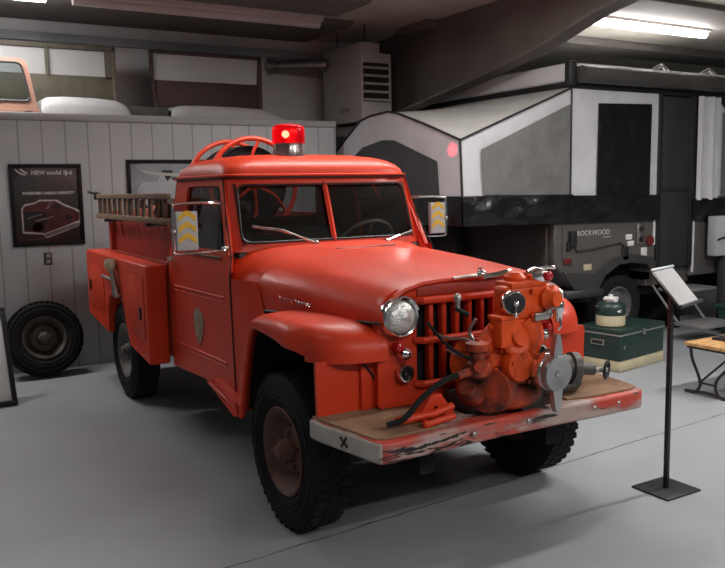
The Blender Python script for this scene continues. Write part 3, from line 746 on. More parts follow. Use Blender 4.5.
m.b2((.74, -.105, 1.075), (.845, .155, 1.228), .022, 3); m.b2((.735, -.085, 1.215), (.85, .12, 1.246), .008); m.lathe([(.058, 0), (.064, .04), (.05, .08)], (.79, .14, 1.155), (.25, 1, 0), 20)
m.lathe([(.05, 0), (.052, .025), (.04, .04), (.036, .07)], (.83, .12, 1.16), (1, .25, 0), 18); m.lathe([(.045, 0), (.05, .03), (.03, .05)], (.79, -.02, 1.235), (.1, 0, 1), 18)
m.b2((.74, -.05, 1.02), (.83, .10, 1.09), .02); m.cyl((.79, .06, 1.24), (.79, .06, 1.275), .028, .022, 14)
for y, z in ((.03, 1.20), (-.09, 1.09), (.03, 1.095), (.14, 1.21)): m.cyl((.84, y, z), (.862, y, z), .011, n=6)
m.build('discharge_manifold', ORANGE, pump, 35)
m = MB(); m.b2((.775, -.152, .962), (.86, -.062, 1.092), .012, 2); m.b2((.77, -.158, 1.085), (.866, -.058, 1.103), .004); m.cyl((.80, -.155, 1.05), (.80, -.172, 1.05), .012, n=6); m.build('priming_tank', ORANGE, pump, 35)
m = MB(); m.lathe([(.044, 0), (.054, .008), (.055, .04), (.050, .047), (.043, .047)], (.825, -.07, 1.158), (1, -.35, 0), 28, cap=(True, False)); ga = m.build('outlet_ring', CHROME, pump, 40)
m = MB(); m.lathe([(.046, .02), (.045, .055), (.02, .059), (.001, .06)], (.825, -.07, 1.158), (1, -.35, 0), 24, cap=(True, False)); m.build('black_outlet_cap', BLACK, pump, 40)
m = MB(); p = V((.825, -.07, 1.158))+V((1, -.35, 0)).normalized()*.06; m.ell(p, (.014, .014, .014), 12); m.tube([p, p+V((.008, -.008, -.05))], .005, 6); m.ell(p+V((.008, -.008, -.05)), (.008, .008, .012), 8); m.build('cap_chain', CHROME, pump)
m = MB()
m.lathe([(.03, 0), (.048, .01), (.052, .028), (.044, .05), (.022, .062), (.001, .065)], (.80, .095, 1.235), (.25, 0, 1), 22, cap=(True, False)); m.tube([(.80, .10, 1.285), (.81, .16, 1.295), (.80, .21, 1.288)], .009, 8); m.tube([(.79, .03, 1.262), (.74, .0, 1.278), (.68, -.02, 1.262), (.62, -.05, 1.25)], .014, 8, smooth=3)
m.build('relief_valve', CHROME, pump, 40)
m = MB(); m.cyl((.825, .105, 1.262), (.862, .115, 1.262), .022, n=14); m.ell((.866, .116, 1.262), (.012, .022, .022), 10); m.build('red_valve_cap', REDL, pump)
m = MB(); vx = V((.83, .205, -.03))
m.lathe([(.012, 1.07), (.022, 1.085), (.020, 1.11), (.028, 1.125), (.028, 1.16), (.018, 1.175), (.026, 1.19), (.026, 1.21), (.012, 1.225), (.001, 1.232)], vx, (0, 0, 1), 16, cap=(True, False)); m.tube([vx+V((0, -.06, 1.15)), vx+V((0, .0, 1.15))], .016, 8); m.tube([vx+V((.01, 0, 1.11)), vx+V((.03, -.01, 1.06)), vx+V((.02, -.015, 1.04))], .007, 6)
m.build('drain_cock', CHROME, pump, 40)
m = MB(); m.box((.85, .075, 1.085), (.04, .095, .034), Matrix.Rotation(.1, 4, 'Z'), .005); m.tube([(.85, .10, 1.10), (.84, .18, 1.115)], .009, 6); m.build('gauge_plate', STEEL, pump)
# suction inlet with big silver lugged cap
ic = V((.90, .072, .848)); ia = V((1, .02, -.02)).normalized()
m = MB(); m.lathe([(.062, -.14), (.066, -.03), (.078, -.02), (.084, 0), (.084, .035), (.078, .045)], ic, ia, 32); m.build('suction_collar', CHROME, pump, 40)
m = MB(); m.lathe([(.074, .04), (.080, .045), (.080, .07), (.076, .078), (.055, .076), (.03, .070), (.016, .069), (.014, .074), (.001, .076)], ic, ia, 36, cap=(True, False))
for sg in (1, -1):
    m.prism([ic+ia*.045+V((0, y, sg*z)) for y, z in ((-.030, .06), (-.016, .15), (-.008, .172), (.008, .172), (.016, .15), (.030, .06))], ia*.028)
m.build('suction_cap', mat('brushed_aluminium_cap', (.42, .42, .42), .32, metal=.9, var=.15, vscale=12), pump, 40)
# side gate valve with hand wheel on the left
m = MB(); m.lathe([(.07, 0), (.085, .015), (.085, .05), (.062, .06), (.062, .12), (.075, .125), (.075, .16), (.04, .17), (.028, .18), (.028, .25)], (.82, .135, .84), (.30, 1, -.12), 24)
m.build('gate_valve', DKSTEEL, pump, 40)
hc = V((.885, .468, .795)); ha = V((.88, .46, -.05)).normalized()
m = MB(); q1 = ha.cross(V((0, 0, 1))).normalized(); q2 = ha.cross(q1)
m.tube([hc+.040*(cos(TAU*i/24)*q1+sin(TAU*i/24)*q2) for i in range(24)], .007, 8, closed=True)
for k in range(4): m.tube([hc, hc+.04*(cos(TAU*k/4)*q1+sin(TAU*k/4)*q2)], .005, 5)
m.ell(hc, (.013, .013, .013), 8); m.build('hand_wheel', BLACK, pump)
m = MB(); m.tube([(.85, .36, .80), hc], .013, 10); m.cyl((.845, .34, .805), (.862, .38, .80), .022, n=14); m.build('valve_stem', STEEL, pump)
m = MB(); m.tube([(.62, .02, .72), (.70, .20, .69), (.74, .38, .70), (.70, .46, .70)], .028, 10, smooth=4); m.tube([(.6, -.1, .68), (.72, 0, .60), (.78, .06, .63)], .05, 10, smooth=3); m.lathe([(.10, -.12), (.12, .0), (.10, .04)], (.70, .0, .72), (1, 0, 0), 24); m.b2((.50, -.2, .60), (.74, .22, .72), .02); m.build('lower_housing', DKSTEEL, pump, 40)
# fittings on the left with hoses
m = MB()
m.lathe([(.03, 0), (.05, .015), (.05, .07), (.036, .08), (.036, .12), (.052, .125), (.052, .155), (.02, .165)], (.80, -.235, .835), (0, 0, 1), 20); m.cyl((.80, -.235, .90), (.86, -.27, .90), .024, n=14); m.cyl((.80, -.235, .875), (.82, -.36, .865), .020, .016, 12); m.ell((.80, -.21, .88), (.05, .05, .045), 14); m.cyl((.80, -.235, .97), (.80, -.235, 1.01), .016, .011, 10); m.cyl((.80, -.235, .94), (.84, -.20, .945), .02, n=10)
m.tube([(.78, -.28, .80), (.76, -.22, .74), (.72, -.12, .70)], .04, 10, smooth=3)
m.build('priming_valve', ORANGED, pump, 40)
m = MB(); m.prism([(.62, -.50, .66), (.62, -.42, .77), (.62, -.37, .77), (.62, -.29, .66), (.62, -.34, .66), (.62, -.40, .72), (.62, -.45, .66)], (.10, .0, 0)); m.tube([(.74, -.62, .69), (.76, -.44, .70), (.76, -.34, .72)], .018, 8); m.tube([(.80, -.50, .675), (.80, -.36, .69)], .016, 8); m.ell((.80, -.51, .675), (.02, .02, .02), 8); m.build('mounting_bracket', RED, pump, bevel=.004)
m = MB(); m.tube([(.82, -.36, .87), (.81, -.43, .85), (.80, -.53, .79), (.79, -.61, .715), (.76, -.68, .69)], .0125, 10, smooth=6); m.tube([(.66, -.40, 1.08), (.72, -.36, 1.0), (.78, -.31, .945), (.82, -.285, .93)], .0075, 6, smooth=6); m.tube([(.72, -.22, 1.10), (.70, -.27, 1.13), (.70, -.26, 1.17)], .011, 6)
m.build('rubber_hose', RUBBER, pump)
m = MB(); m.ell((.70, -.265, 1.175), (.018, .018, .024), 10); m.cyl((.70, -.265, 1.13), (.70, -.265, 1.17), .012, n=8); m.build('grease_cup', STEEL, pump)
m = MB(); m.ell((.74, -.22, .97), (.014, .014, .02), 8); m.tube([(.74, -.22, .97), (.74, -.16, .96)], .006, 6); m.build('grease_cup', STEEL, pump)
m = MB(); m.tube([(.56, -.28, 1.0), (.62, -.25, .985), (.70, -.22, .99), (.78, -.2, .96)], .007, 6, smooth=4); m.tube([(.60, -.25, .93), (.68, -.23, .91), (.76, -.21, .92)], .006, 6, smooth=4); m.tube([(.72, -.18, 1.08), (.70, -.2, 1.02), (.74, -.19, .97)], .008, 6, smooth=4)
for q in m.islands(): q.build('thin_pipe', STEEL, pump)

# ------------------------------------------------------------------ ladder on the rack (a thing of its own)
LD = thing('wooden_ladder', 'old brown wooden ladder hung sideways on the truck rack', 'ladder', (-2.8, -.77, 1.45))
for z in (1.46, 1.63):
    m = MB(); m.b2((-3.86, -.79, z-.02), (-1.78, -.75, z+.02), .006); m.build('rail', WOOD, LD)
for i in range(12):
    x = -3.76+.172*i; m = MB(); m.cyl((x, -.77, 1.47), (x, -.77, 1.62), .017, n=10); m.build('rung', WOODD, LD)
m = MB(); m.tube([(-3.80, -.78, 1.655), (-3.92, -.80, 1.66), (-3.98, -.82, 1.67)], .012, 8); m.box((-3.85, -.77, 1.63), (.05, .06, .06), None, .006); m.build('ladder_hook', BLACK, LD)
for x in (-3.4, -2.3):
    pass
m = MB()
for x in (-3.5, -2.25): m.b2((x-.02, -.80, 1.415), (x+.02, -.62, 1.438)); m.b2((x-.02, -.655, 1.30), (x+.02, -.64, 1.44))
m.each('ladder_bracket', BLACK, T)

# ------------------------------------------------------------------ pop up camper
CP = thing('popup_camper', 'pop up camper trailer with pale canvas tent and dark grey body', 'camper', (-3.5, 4.6, 0))
X0 = -2.284; XB = -4.78
m = MB()
arch = [(4.60, .60), (4.60, .72), (4.52, .80), (4.30, .83), (4.10, .82), (3.90, .72), (3.84, .62)]
P = [(3.24, .84), (3.20, .90), (3.20, 1.295), (4.66, 1.295), (4.66, .62)]+arch[0:1]+arch[1:]+[(3.75, .60), (3.42, .64)]
m.prism([(X0, y, z) for y, z in P], (XB-X0, 0, 0)); m.b2((X0, 5.25, .62), (XB, 6.25, 1.255))
m.b2((X0-.06, 4.6, .55), (XB, 5.3, .74))
bd = m.build('camper_body', CAMPER, CP, 35, bevel=.015)
m = MB(); m.prism([(X0+.02, y, z) for y, z in ((3.30, .80), (3.75, .76), (3.86, .84), (3.98, .90), (4.30, .92), (4.60, .88), (4.70, .78), (4.70, .66), (4.60, .62), (4.60, .72), (4.52, .80), (4.30, .83), (4.10, .82), (3.90, .72), (3.80, .58), (3.46, .60))], (-.3, 0, 0)); m.b2((X0+.03, 3.36, .52), (X0-.2, 3.86, .60), .01); m.build('lower_skirt', CAMPERD, CP, 35, bevel=.01)
m = MB(); m.b2((XB+.1, 3.3, .42), (X0-.25, 6.2, .60)); m.b2((X0-.30, 3.86, .45), (X0-.5, 4.6, .9)); m.cyl((X0-.2, 4.22, .377), (XB+.2, 4.22, .377), .04); m.b2((-3.7, 1.7, .42), (-3.4, 3.3, .52)); m.b2((XB+.2, 5.3, .0), (X0-.2, 5.36, .5)); m.build('trailer_frame', VOID, CP)
# hatch, crease, decals, vents
m = MB(); m.tube([(X0+.004, 3.42, 1.10), (X0+.006, 3.50, .99), (X0+.006, 3.70, 1.00), (X0+.006, 4.12, 1.045), (X0+.004, 4.2, 1.00)], .012, 6); m.tube([(X0+.004, 3.24, 1.285), (X0+.004, 4.64, 1.275)], .010, 6); m.tube([(X0+.003, 3.30, 1.25), (X0+.003, 3.30, .9)], .006, 5); m.each('body_moulding', CAMPERD, bd)
m = MB(); m.b2((X0, 3.38, 1.04), (X0+.05, 3.46, 1.20), .01); m.b2((X0, 4.14, .86), (X0+.02, 4.24, 1.0), .01); m.b2((X0, 3.36, 1.0), (X0+.03, 3.40, 1.1), .006); m.each('body_latch', BLACK, bd)
m = MB(); m.text('ROCKWOOD', .075, Matrix.Translation((X0+.002, 3.50, 1.145)) @ Matrix(((0, 0, 1, 0), (1, 0, 0, 0), (0, 1, 0, 0), (0, 0, 0, 1))), .0015); m.b2((X0, 3.86, 1.115), (X0+.003, 3.98, 1.122)); m.build('name_lettering', mat('silver_decal', (.45, .45, .44), .4, var=.1), bd)
m = MB(); m.b2((X0, 4.20, 1.075), (X0+.012, 4.29, 1.13), .003); m.b2((X0, 4.23, 1.01), (X0+.012, 4.32, 1.06), .003); m.b2((X0, 4.44, .87), (X0+.006, 4.53, .98), .002); m.each('white_sticker', WHITE, bd)
m = MB(); m.b2((X0, 3.60, .795), (X0+.004, 3.71, .855)); m.build('cream_sticker', CREAM, bd)
m = MB(); m.b2((X0, 4.36, 1.02), (X0+.02, 4.47, 1.24), .01); po = m.build('outlet_panel', STEEL, bd)
m = MB()
for z in (1.07, 1.18): m.cyl((X0+.02, 4.415, z), (X0+.026, 4.415, z), .03, n=16)
m.each('outlet_socket', BLACK, po)
m = MB(); m.b2((X0, 3.32, .87), (X0+.02, 3.42, .93), .008); m.cyl((X0, 4.56, 1.05), (X0+.03, 4.56, 1.05), .05, n=16); m.b2((X0, 5.62, 1.0), (X0+.03, 5.74, 1.05), .01); m.b2((-2.5, 3.17, .98), (-2.75, 3.205, 1.05), .01); m.b2((-2.36, 3.17, 1.15), (-2.5, 3.205, 1.21), .01); m.each('marker_light', mat('dull_red_lens', (.13, .012, .012), .3, var=.1), bd)
m = MB(); m.b2((X0, 4.62, 1.0), (X0+.004, 4.655, 1.29)); m.b2((X0, 5.26, .66), (X0+.004, 5.30, 1.25)); m.each('door_edge_strip', ROOFW, bd)
m = MB(); m.b2((-2.36, 3.16, .64), (-4.7, 3.21, 1.28), .02); m.build('front_panel', CAMPERD, bd)
# black spare wheel cover on the front end
m = MB(); m.lathe([(.34, 0), (.36, .03), (.36, .16), (.32, .20), (.12, .22), (.001, .22)], (-3.95, 3.16, .98), (0, -1, 0), 36, cap=(True, False)); m.build('spare_wheel_cover', mat('dark_cover_vinyl', (.028, .027, .028), .5, var=.2), CP, 40)
# wheel
cw = V((X0-.26, 4.32, .353))
m = MB(); rr = .2; prof = [(rr, .075), (rr+.03, .095), (.30, .10), (.335, .085), (.352, .05), (.353, 0), (.352, -.05), (.335, -.085), (rr, -.09)]
m.lathe(prof, cw, (1, 0, 0), 40, cap=(False, False)); wt = m.build('tyre', RUBBER, CP, 40)
m = MB(); m.lathe([(.20, .04), (.205, .08), (.19, .085), (.175, .05), (.16, .03), (.06, .05), (.05, .07), (.001, .075)], cw, (1, 0, 0), 32, cap=(False, False))
m.build('rim', mat('grey_alloy', (.22, .22, .22), .4, metal=.6, var=.2), wt, 40)
# screen door and frame
m = MB(); m.b2((X0+.005, 4.70, .74), (X0-.03, 5.20, 2.56), .01); dr = m.build('screen_door', mat('black_screen', (.022, .022, .024), .55, var=.15), CP)
m = MB()
for a, b_ in (((4.66, .74), (4.72, 2.58)), ((5.18, .74), (5.25, 2.58))): m.b2((X0+.02, a[0], a[1]), (X0-.04, b_[0], b_[1]), .008)
m.b2((X0+.015, 4.7, 1.56), (X0-.02, 5.2, 1.60), .004); m.each('door_frame', BLACK, dr)
# canvas main side with black vinyl window
def wavy(pts, nx, ny, amp, ax_, seed):
    """bilinear quad grid with soft folds"""
    a, b_, c, d = [V(p) for p in pts]
    def fn(u, v):
        p = a.lerp(b_, u).lerp(d.lerp(c, u), v); e = sin(pi*u)*sin(pi*v)
        return p+V(ax_)*amp*(sin(9*u+5*v+seed)*.5+sin(17*u-7*v+seed*2)*.3+.6)*e**.5
    return MB().grid(fn, nx, ny)
m = wavy([(X0, 3.40, 1.53), (X0, 4.70, 1.53), (X0, 4.70, 2.58), (X0, 3.40, 2.58)], 24, 18, .008, (1, 0, 0), 1)
tent = m.build('canvas_side', CANVAS, CP, 60)
m = wavy([(X0+.018, 3.75, 1.54), (X0+.018, 4.535, 1.52), (X0+.018, 4.54, 2.47), (X0+.018, 3.76, 2.45)], 24, 22, .012, (1, 0, 0), 3)
setp(m.build('vinyl_window', VINYL, tent, 60), 'black glossy vinyl window flap')
m = MB(); m.grid(lambda u, v: (X0+.03+.05*sin(u*pi*4)*.6, 5.27+.38*u, 1.46+1.12*v), 24, 6)
m.build('rolled_curtain', CANVAS, CP, 60)
m = wavy([(X0, 5.62, 1.50), (X0, 6.2, 1.48), (X0, 6.9, 1.48), (X0, 5.62, 2.58)], 10, 10, .006, (1, 0, 0), 5); rc2 = m.build('rear_canvas', CANVAS, CP, 60)
m = MB(); m.poly([(X0+.02, 5.72, 1.50), (X0+.02, 6.3, 1.50), (X0+.02, 6.3, 2.2), (X0+.02, 5.72, 2.42)]); m.build('rear_mesh_window', MESH, rc2)
# bunk end: side wall, end wall, sloped top
B0 = 2.07
m = wavy([(X0, B0+.01, 1.56), (X0, 3.40, 1.55), (X0, 3.40, 2.58), (X0-.02, B0-.01, 2.07)], 20, 12, .008, (1, 0, 0), 2)
bs = m.build('bunk_canvas_side', CANVAS, CP, 60)
m = wavy([(X0+.016, 2.30, 1.575), (X0+.016, 3.375, 1.56), (X0+.016, 3.375, 2.43), (X0+.016, 2.275, 1.985)], 18, 12, .012, (1, 0, 0), 6)
m.build('bunk_mesh_window', MESH, bs, 60)
prof = [(X0-.02, 2.07), (-2.85, 2.25), (-3.30, 2.385), (-3.50, 2.42), (-3.85, 2.405), (-4.05, 2.37), (-4.40, 2.18), (-4.78, 1.96)]
ev = MB(); ev.prism([(X0, B0, 1.56)]+[(x, B0, z) for x, z in prof]+[(-4.85, B0, 1.56)], (0, .012, 0)); be_ = ev.build('bunk_canvas_end', CANVAS, CP, 40)
m = MB(); pts = rq([(-2.62, 1.58), (-2.64, 1.90), (-4.25, 1.98), (-4.7, 1.58)], [.03, .05, .05, .03], 4, 3)
m.prism([(x, B0-.012, z) for x, z in [(-2.62, 1.575), (-2.655, 1.895), (-3.38, 2.13), (-3.60, 2.145), (-4.0, 2.09), (-4.24, 1.98), (-4.72, 1.575)]], (0, .01, 0)); m.build('end_mesh_window', MESHD, be_)
def top(u, v):
    n = len(prof)-1; k = min(int(u*n), n-1); t = u*n-k
    x = prof[k][0]+(prof[k+1][0]-prof[k][0])*t; z = prof[k][1]+(prof[k+1][1]-prof[k][1])*t
    x2 = X0-.02+(XB-X0-.05)*u; z2 = 2.60
    return (x+(x2-x)*v, B0+(3.42-B0)*v, z+(z2-z)*v-.06*sin(pi*v)*(1-abs(2*u-1)**3)*.6)
m = MB(); m.grid(top, 28, 14); m.build('bunk_canvas_top', CANVASB, CP, 60)
m = MB()
m.tube([(x, B0-.008, z+.004) for x, z in prof], .011, 6); m.tube([(X0-.016, B0-.008, 2.07), (X0+.006, B0-.002, 1.56)], .012, 6); m.tube([(X0-.016, B0-.008, 2.07), (X0+.006, 3.40, 2.585)], .011, 6); m.tube([(X0+.008, 3.40, 2.58), (X0+.008, 3.40, 1.54)], .009, 6)
m.build('canvas_piping', BLACK, CP)
m = MB(); m.b2((-4.7, B0+.02, 1.40), (X0-.03, 3.4, 1.54), .02); m.b2((-4.0, B0+.05, 1.34), (-3.9, 3.4, 1.40)); m.b2((-2.9, B0+.05, 1.34), (-2.8, 3.4, 1.40)); m.build('bunk_platform', BLACK, CP)
m = wavy([(X0+.03, B0-.01, 1.30), (X0+.03, 3.42, 1.28), (X0+.03, 3.42, 1.56), (X0+.03, B0-.01, 1.57)], 30, 8, .03, (1, 0, 0), 4); m2 = wavy([(-4.8, B0-.03, 1.30), (X0+.03, B0-.03, 1.30), (X0+.03, B0-.03, 1.57), (-4.8, B0-.03, 1.57)], 30, 8, .02, (0, -1, 0), 5)
m.build('vinyl_skirt', VINYL, CP, 60); m2.build('vinyl_skirt', VINYL, CP, 60)
m = wavy([(X0+.035, 3.38, 1.285), (X0+.035, 4.68, 1.265), (X0+.035, 4.68, 1.53), (X0+.035, 3.38, 1.55)], 26, 8, .03, (1, 0, 0), 7); m.build('vinyl_skirt', VINYL, CP, 60)
m = wavy([(X0+.035, 5.22, 1.24), (X0+.035, 6.2, 1.22), (X0+.035, 6.2, 1.47), (X0+.035, 5.22, 1.48)], 22, 8, .03, (1, 0, 0), 8); m.build('vinyl_skirt', VINYL, CP, 60)
# roof and awning
m = MB(); m.b2((XB-.25, 3.38, 2.65), (X0-.02, 6.4, 2.83), .03, 3); rf = m.build('camper_roof', ROOFW, CP, 40)
m = MB(); m.b2((XB-.25, 3.40, 2.58), (X0-.02, 6.4, 2.65)); m.b2((X0-.06, 3.36, 2.60), (X0+.02, 3.46, 2.845), .02); m.build('roof_under_trim', BLACK, rf)
m = MB(); m.loft([[(X0+.05+.085*cos(a)*(1+.05*sin(y*9)), y, 2.715+.085*sin(a)) for a in [TAU*i/16 for i in range(16)]] for y in [3.47+.12*k for k in range(21)]], cap=(True, True)); aw = m.build('awning_bag', AWN, CP, 60)
m = MB(); m.b2((X0-.02, 3.46, 2.79), (X0+.06, 5.90, 2.815), .006); m.build('awning_rail', ROOFW, aw)
m = MB()
for y in (4.74, 5.52): m.tube([(X0-.05, y-.12, 2.83), (X0-.04, y, 2.88), (X0-.05, y+.12, 2.83)], .02, 8, smooth=4)
m.each('roof_bracket', STEEL, rf)
# fold out step
m = MB(); m.b2((-2.02, 4.66, .16), (-1.66, 5.22, .20), .008); m.tube([(-2.35, 4.72, .55), (-2.0, 4.72, .17), (-1.7, 4.72, .17)], .014, 6); m.tube([(-2.35, 5.16, .55), (-2.0, 5.16, .17), (-1.7, 5.16, .17)], .014, 6); m.b2((-2.28, 4.72, .50), (-1.98, 5.30, .53), .006); m.build('folding_step', mat('grey_step', (.16, .16, .16), .5, var=.1), CP)

# ------------------------------------------------------------------ things around
# spare wheel leaning against wall
SP = thing('spare_wheel', 'dusty black spare wheel leaning against the grey wall', 'wheel', (-4.2, -1.24, 0))
ty = tyre((0, 0, 0), 1, SP, DARKRIM, w=.17, r=.335, rr=.185)
M = Matrix.Translation((-4.225, -1.24, .345)) @ Matrix.Rotation(radians(-14), 4, 'Y') @ Matrix.Rotation(radians(-90), 4, 'Z')
for o in [ty]+list(ty.children):
    o.data.transform(Matrix.Translation(-OFF[SP]) @ M @ Matrix.Translation(OFF[SP]))

FRAME = mat('black_picture_frame', (.007, .007, .008), .5, spec=.15, var=.1)
def framed(name, label, cat, M, w, h, fw, picm, glass=True, fcol=FRAME, depth=.03):
    """picture frame in local XY (x right, y up, z out) placed by matrix M"""
    t = thing(name, label, cat, M @ V((w/2, 0, 0)))
    def addb(mb, lo, hi):
        tt = MB().b2(lo, hi, .003); mb._merge(tt.bm.copy(), M); tt.bm.free()
    f = MB()
    addb(f, (0, 0, 0), (w, fw, depth)); addb(f, (0, h-fw, 0), (w, h, depth)); addb(f, (0, fw, 0), (fw, h-fw, depth)); addb(f, (w-fw, fw, 0), (w, h-fw, depth))
    f.build('frame', fcol, t)
    b_ = MB(); addb(b_, (fw*.5, fw*.5, .002), (w-fw*.5, h-fw*.5, .010)); pic = b_.build('print', picm, t)
    if glass:
        g = MB(); g.poly([M @ V(p) for p in ((fw*.8, fw*.8, .022), (w-fw*.8, fw*.8, .022), (w-fw*.8, h-fw*.8, .022), (fw*.8, h-fw*.8, .022))]); g.build('glass', GLASSP, t)
    return t, pic
def wallM(y, z): return Matrix(((0, 0, 1, WALLX), (1, 0, 0, y), (0, 1, 0, z), (0, 0, 0, 1)))
PM = wallM(-1.412, 1.182)
pt, pic = framed('framed_poster', 'black framed dark poster with red truck on grey wall above outlet', 'poster', PM, .632, .752, .032, mat('poster_dark_brown', (.040, .028, .027), .5, var=.25, vscale=5))
def flat(polys, name, m, par, M, z):
    mb = MB()
    for p in polys: mb.prism([M @ V((x, y, z)) for x, y in p], M.to_3x3() @ V((0, 0, .0012)))
    return mb.build(name, m, par)
LT = mat('poster_white_ink', (.80, .76, .74), .6, var=.15, vscale=20); PRED = mat('poster_red_ink', (.13, .018, .020), .5, var=.4, vscale=10); PDK = mat('poster_dark_ink', (.014, .010, .010), .5, var=.3, vscale=10); PGR = mat('poster_grey_ink', (.30, .28, .27), .6, var=.3, vscale=14)
m = MB(); m.text('NEW model SJ-6', .052, PM @ Matrix.Translation((.19, .655, .0105)), .0006, bold=.0025); m.text('INCREASED CARGO CAPACITY', .0325, PM @ Matrix.Translation((.105, .474, .0105)), .0008, bold=.0022); m.build('poster_lettering', LT, pic)
sw = [(.05, .70), (.07, .675), (.10, .655), (.14, .645), (.15, .652), (.11, .67), (.08, .69), (.06, .708)]
sw2 = [(.09, .705), (.12, .675), (.15, .66), (.165, .668), (.13, .69), (.105, .712)]
flat([sw, sw2], 'white_swoosh', LT, pic, PM, .0104)
o_l = [(.095, .13), (.09, .34), (.115, .375), (.20, .39), (.245, .415), (.40, .412), (.46, .37), (.56, .325), (.605, .30), (.60, .23), (.55, .21), (.36, .14), (.30, .11), (.285, .075), (.30, .075), (.59, .155), (.595, .19), (.585, .19), (.57, .165), (.31, .09)]
flat([[(.085, .12), (.085, .345), (.115, .385), (.20, .40), (.245, .425), (.40, .422), (.47, .378), (.57, .333), (.612, .305), (.607, .20), (.58, .165), (.29, .065), (.265, .10)]], 'truck_outline', LT, pic, PM, .0104)
flat([[(.098, .135), (.098, .335), (.12, .37), (.20, .385), (.25, .41), (.39, .408), (.45, .368), (.55, .325), (.592, .298), (.592, .225), (.54, .205), (.28, .115)]], 'truck_body', PRED, pic, PM, .0118)
flat([[(.11, .15), (.11, .32), (.30, .31), (.31, .22), (.24, .13)], [(.34, .345), (.39, .395), (.43, .37), (.40, .33)], [(.46, .23), (.47, .275), (.51, .285), (.53, .25), (.51, .215)], [(.17, .14), (.18, .20), (.24, .22), (.28, .17), (.26, .12)]], 'truck_shadow', PDK, pic, PM, .0132)
flat([[(.29, .08), (.27, .105), (.56, .20), (.60, .20), (.58, .165)], [(.13, .25), (.26, .285), (.26, .293), (.13, .26)], [(.20, .22), (.36, .262), (.36, .27), (.20, .235)], [(.30, .34), (.34, .40), (.35, .40), (.32, .34)]], 'truck_highlight', PGR, pic, PM, .0144)
flat([[(.12, .055), (.50, .075), (.50, .082), (.12, .062)], [(.13, .55), (.40, .565), (.38, .585), (.15, .565)]], 'faint_rule', mat('poster_faint_ink', (.10, .085, .08), .6, var=.2), pic, PM, .0104)
# second picture, mostly behind the cab
PM2 = wallM(-.352, 1.40)
pt2, pic2 = framed('framed_photograph', 'black framed grey photograph of a pale vehicle on wall behind truck cab', 'picture', PM2, 1.08, .575, .035, mat('photo_grey', (.33, .34, .36), .6, var=.2, vscale=5))
JL = mat('photo_pale', (.62, .63, .66), .6, var=.1, vscale=10); JD = mat('photo_black', (.022, .022, .024), .6, var=.2)
flat([[(.08, .12), (.10, .30), (.16, .36), (.30, .36), (.34, .45), (.40, .47), (.44, .40), (.56, .36), (.80, .36), (.88, .30), (.88, .16), (.50, .12), (.30, .10)]], 'photo_vehicle', JL, pic2, PM2, .0104)
flat([[(.06, .06), (.07, .18), (.15, .18), (.2, .10), (.26, .25), (.32, .22), (.33, .06)], [(.54, .07), (.55, .20), (.62, .24), (.72, .22), (.74, .07)], [(.34, .47), (.45, .47), (.46, .44), (.40, .36)], [(.42, .395), (.70, .41), (.85, .40), (.85, .37), (.5, .36)]], 'photo_shadow', JD, pic2, PM2, .0118)
flat([[(.12, .48), (.18, .44), (.30, .42), (.55, .41), (.66, .42), (.62, .435), (.30, .45), (.18, .47)], [(.52, .455), (.72, .46), (.72, .47), (.55, .475)]], 'photo_glare', WHITE, pic2, PM2, .0132)
# wall outlet
OT = thing('wall_outlet', 'small dark double outlet on the grey wall below the red truck poster', 'outlet', (WALLX, -1.12, 1.0))
m = MB(); m.b2((WALLX, -1.155, 1.0), (WALLX+.012, -1.085, 1.115), .004); m.build('cover_plate', mat('dark_outlet_plate', (.035, .033, .032), .5, var=.1), OT)
for z in (1.03, 1.085): m = MB(); m.b2((WALLX+.012, -1.14, z-.018), (WALLX+.017, -1.10, z+.018), .003); m.build('socket', PGR, OT)
# leaning floor frame at the left edge
lean = radians(33); w_, h_ = .75, .85
FM = Matrix(((0, -sin(lean), cos(lean), -3.25), (1, 0, 0, -2.36), (0, cos(lean), sin(lean), .004), (0, 0, 0, 1)))
ft, fp = framed('display_frame', 'black framed white display board leaning on the floor left of the spare wheel', 'display board', FM, w_, h_, .035, PAPER, glass=False)
m = MB(); m.tube([FM @ V((w_*.5, h_*.9, 0)), (-3.25-.85*sin(lean)*.9-.25, -2.36+w_*.5, .01)], .012, 8); m.build('easel_leg', BLACK, ft)
# sign stand
ST = thing('sign_stand', 'black floor stand with tilted tray holding white information sheet', 'sign stand', (.695, 1.155, 0))
m = MB(); m.b2((.575, 1.02, 0), (.815, 1.29, .012), .004); m.build('base', BLACK, ST)
m = MB(); m.b2((.683, 1.143, .01), (.707, 1.167, 1.06), .003); m.build('post', BLACK, ST)
tl = radians(40.8)
TM = Matrix.Translation((.708, 1.169, 1.118)) @ Matrix.Rotation(.284, 4, 'Z') @ Matrix(((0, -sin(tl), cos(tl), 0), (1, 0, 0, 0), (0, cos(tl), sin(tl), 0), (0, 0, 0, 1)))
def tb(lo, hi, bev=.002):
    tt = MB().b2(lo, hi, bev); mm = MB(); mm._merge(tt.bm.copy(), TM); tt.bm.free(); return mm
tr_ = tb((-.14, -.12, -.012), (.14, .12, 0)); tray = tr_.build('tray', BLACK, ST)
x_ = tb((-.145, -.128, 0), (.145, -.112, .018)); x_.build('tray_ledge', BLACK, tray)
x_ = tb((-.142, .110, 0), (.142, .124, .010)); x_.build('tray_clip', REFGREY, tray)
x_ = tb((-.125, -.110, .0005), (.125, .108, .003), 0); sh = x_.build('information_sheet', PAPER, ST)
m = MB()
for k in range(13):
    for (a, b_) in (((-.11), (.105-.03*(k % 3))),): m.prism([TM @ V(p) for p in ((a, .09-.0145*k, .003), (b_, .09-.0145*k, .003), (b_, .093-.0145*k, .003), (a, .093-.0145*k, .003))], TM.to_3x3() @ V((0, 0, .0004)))
m.build('printed_lines', mat('sheet_ink', (.40, .39, .40), .7, var=.1), sh)
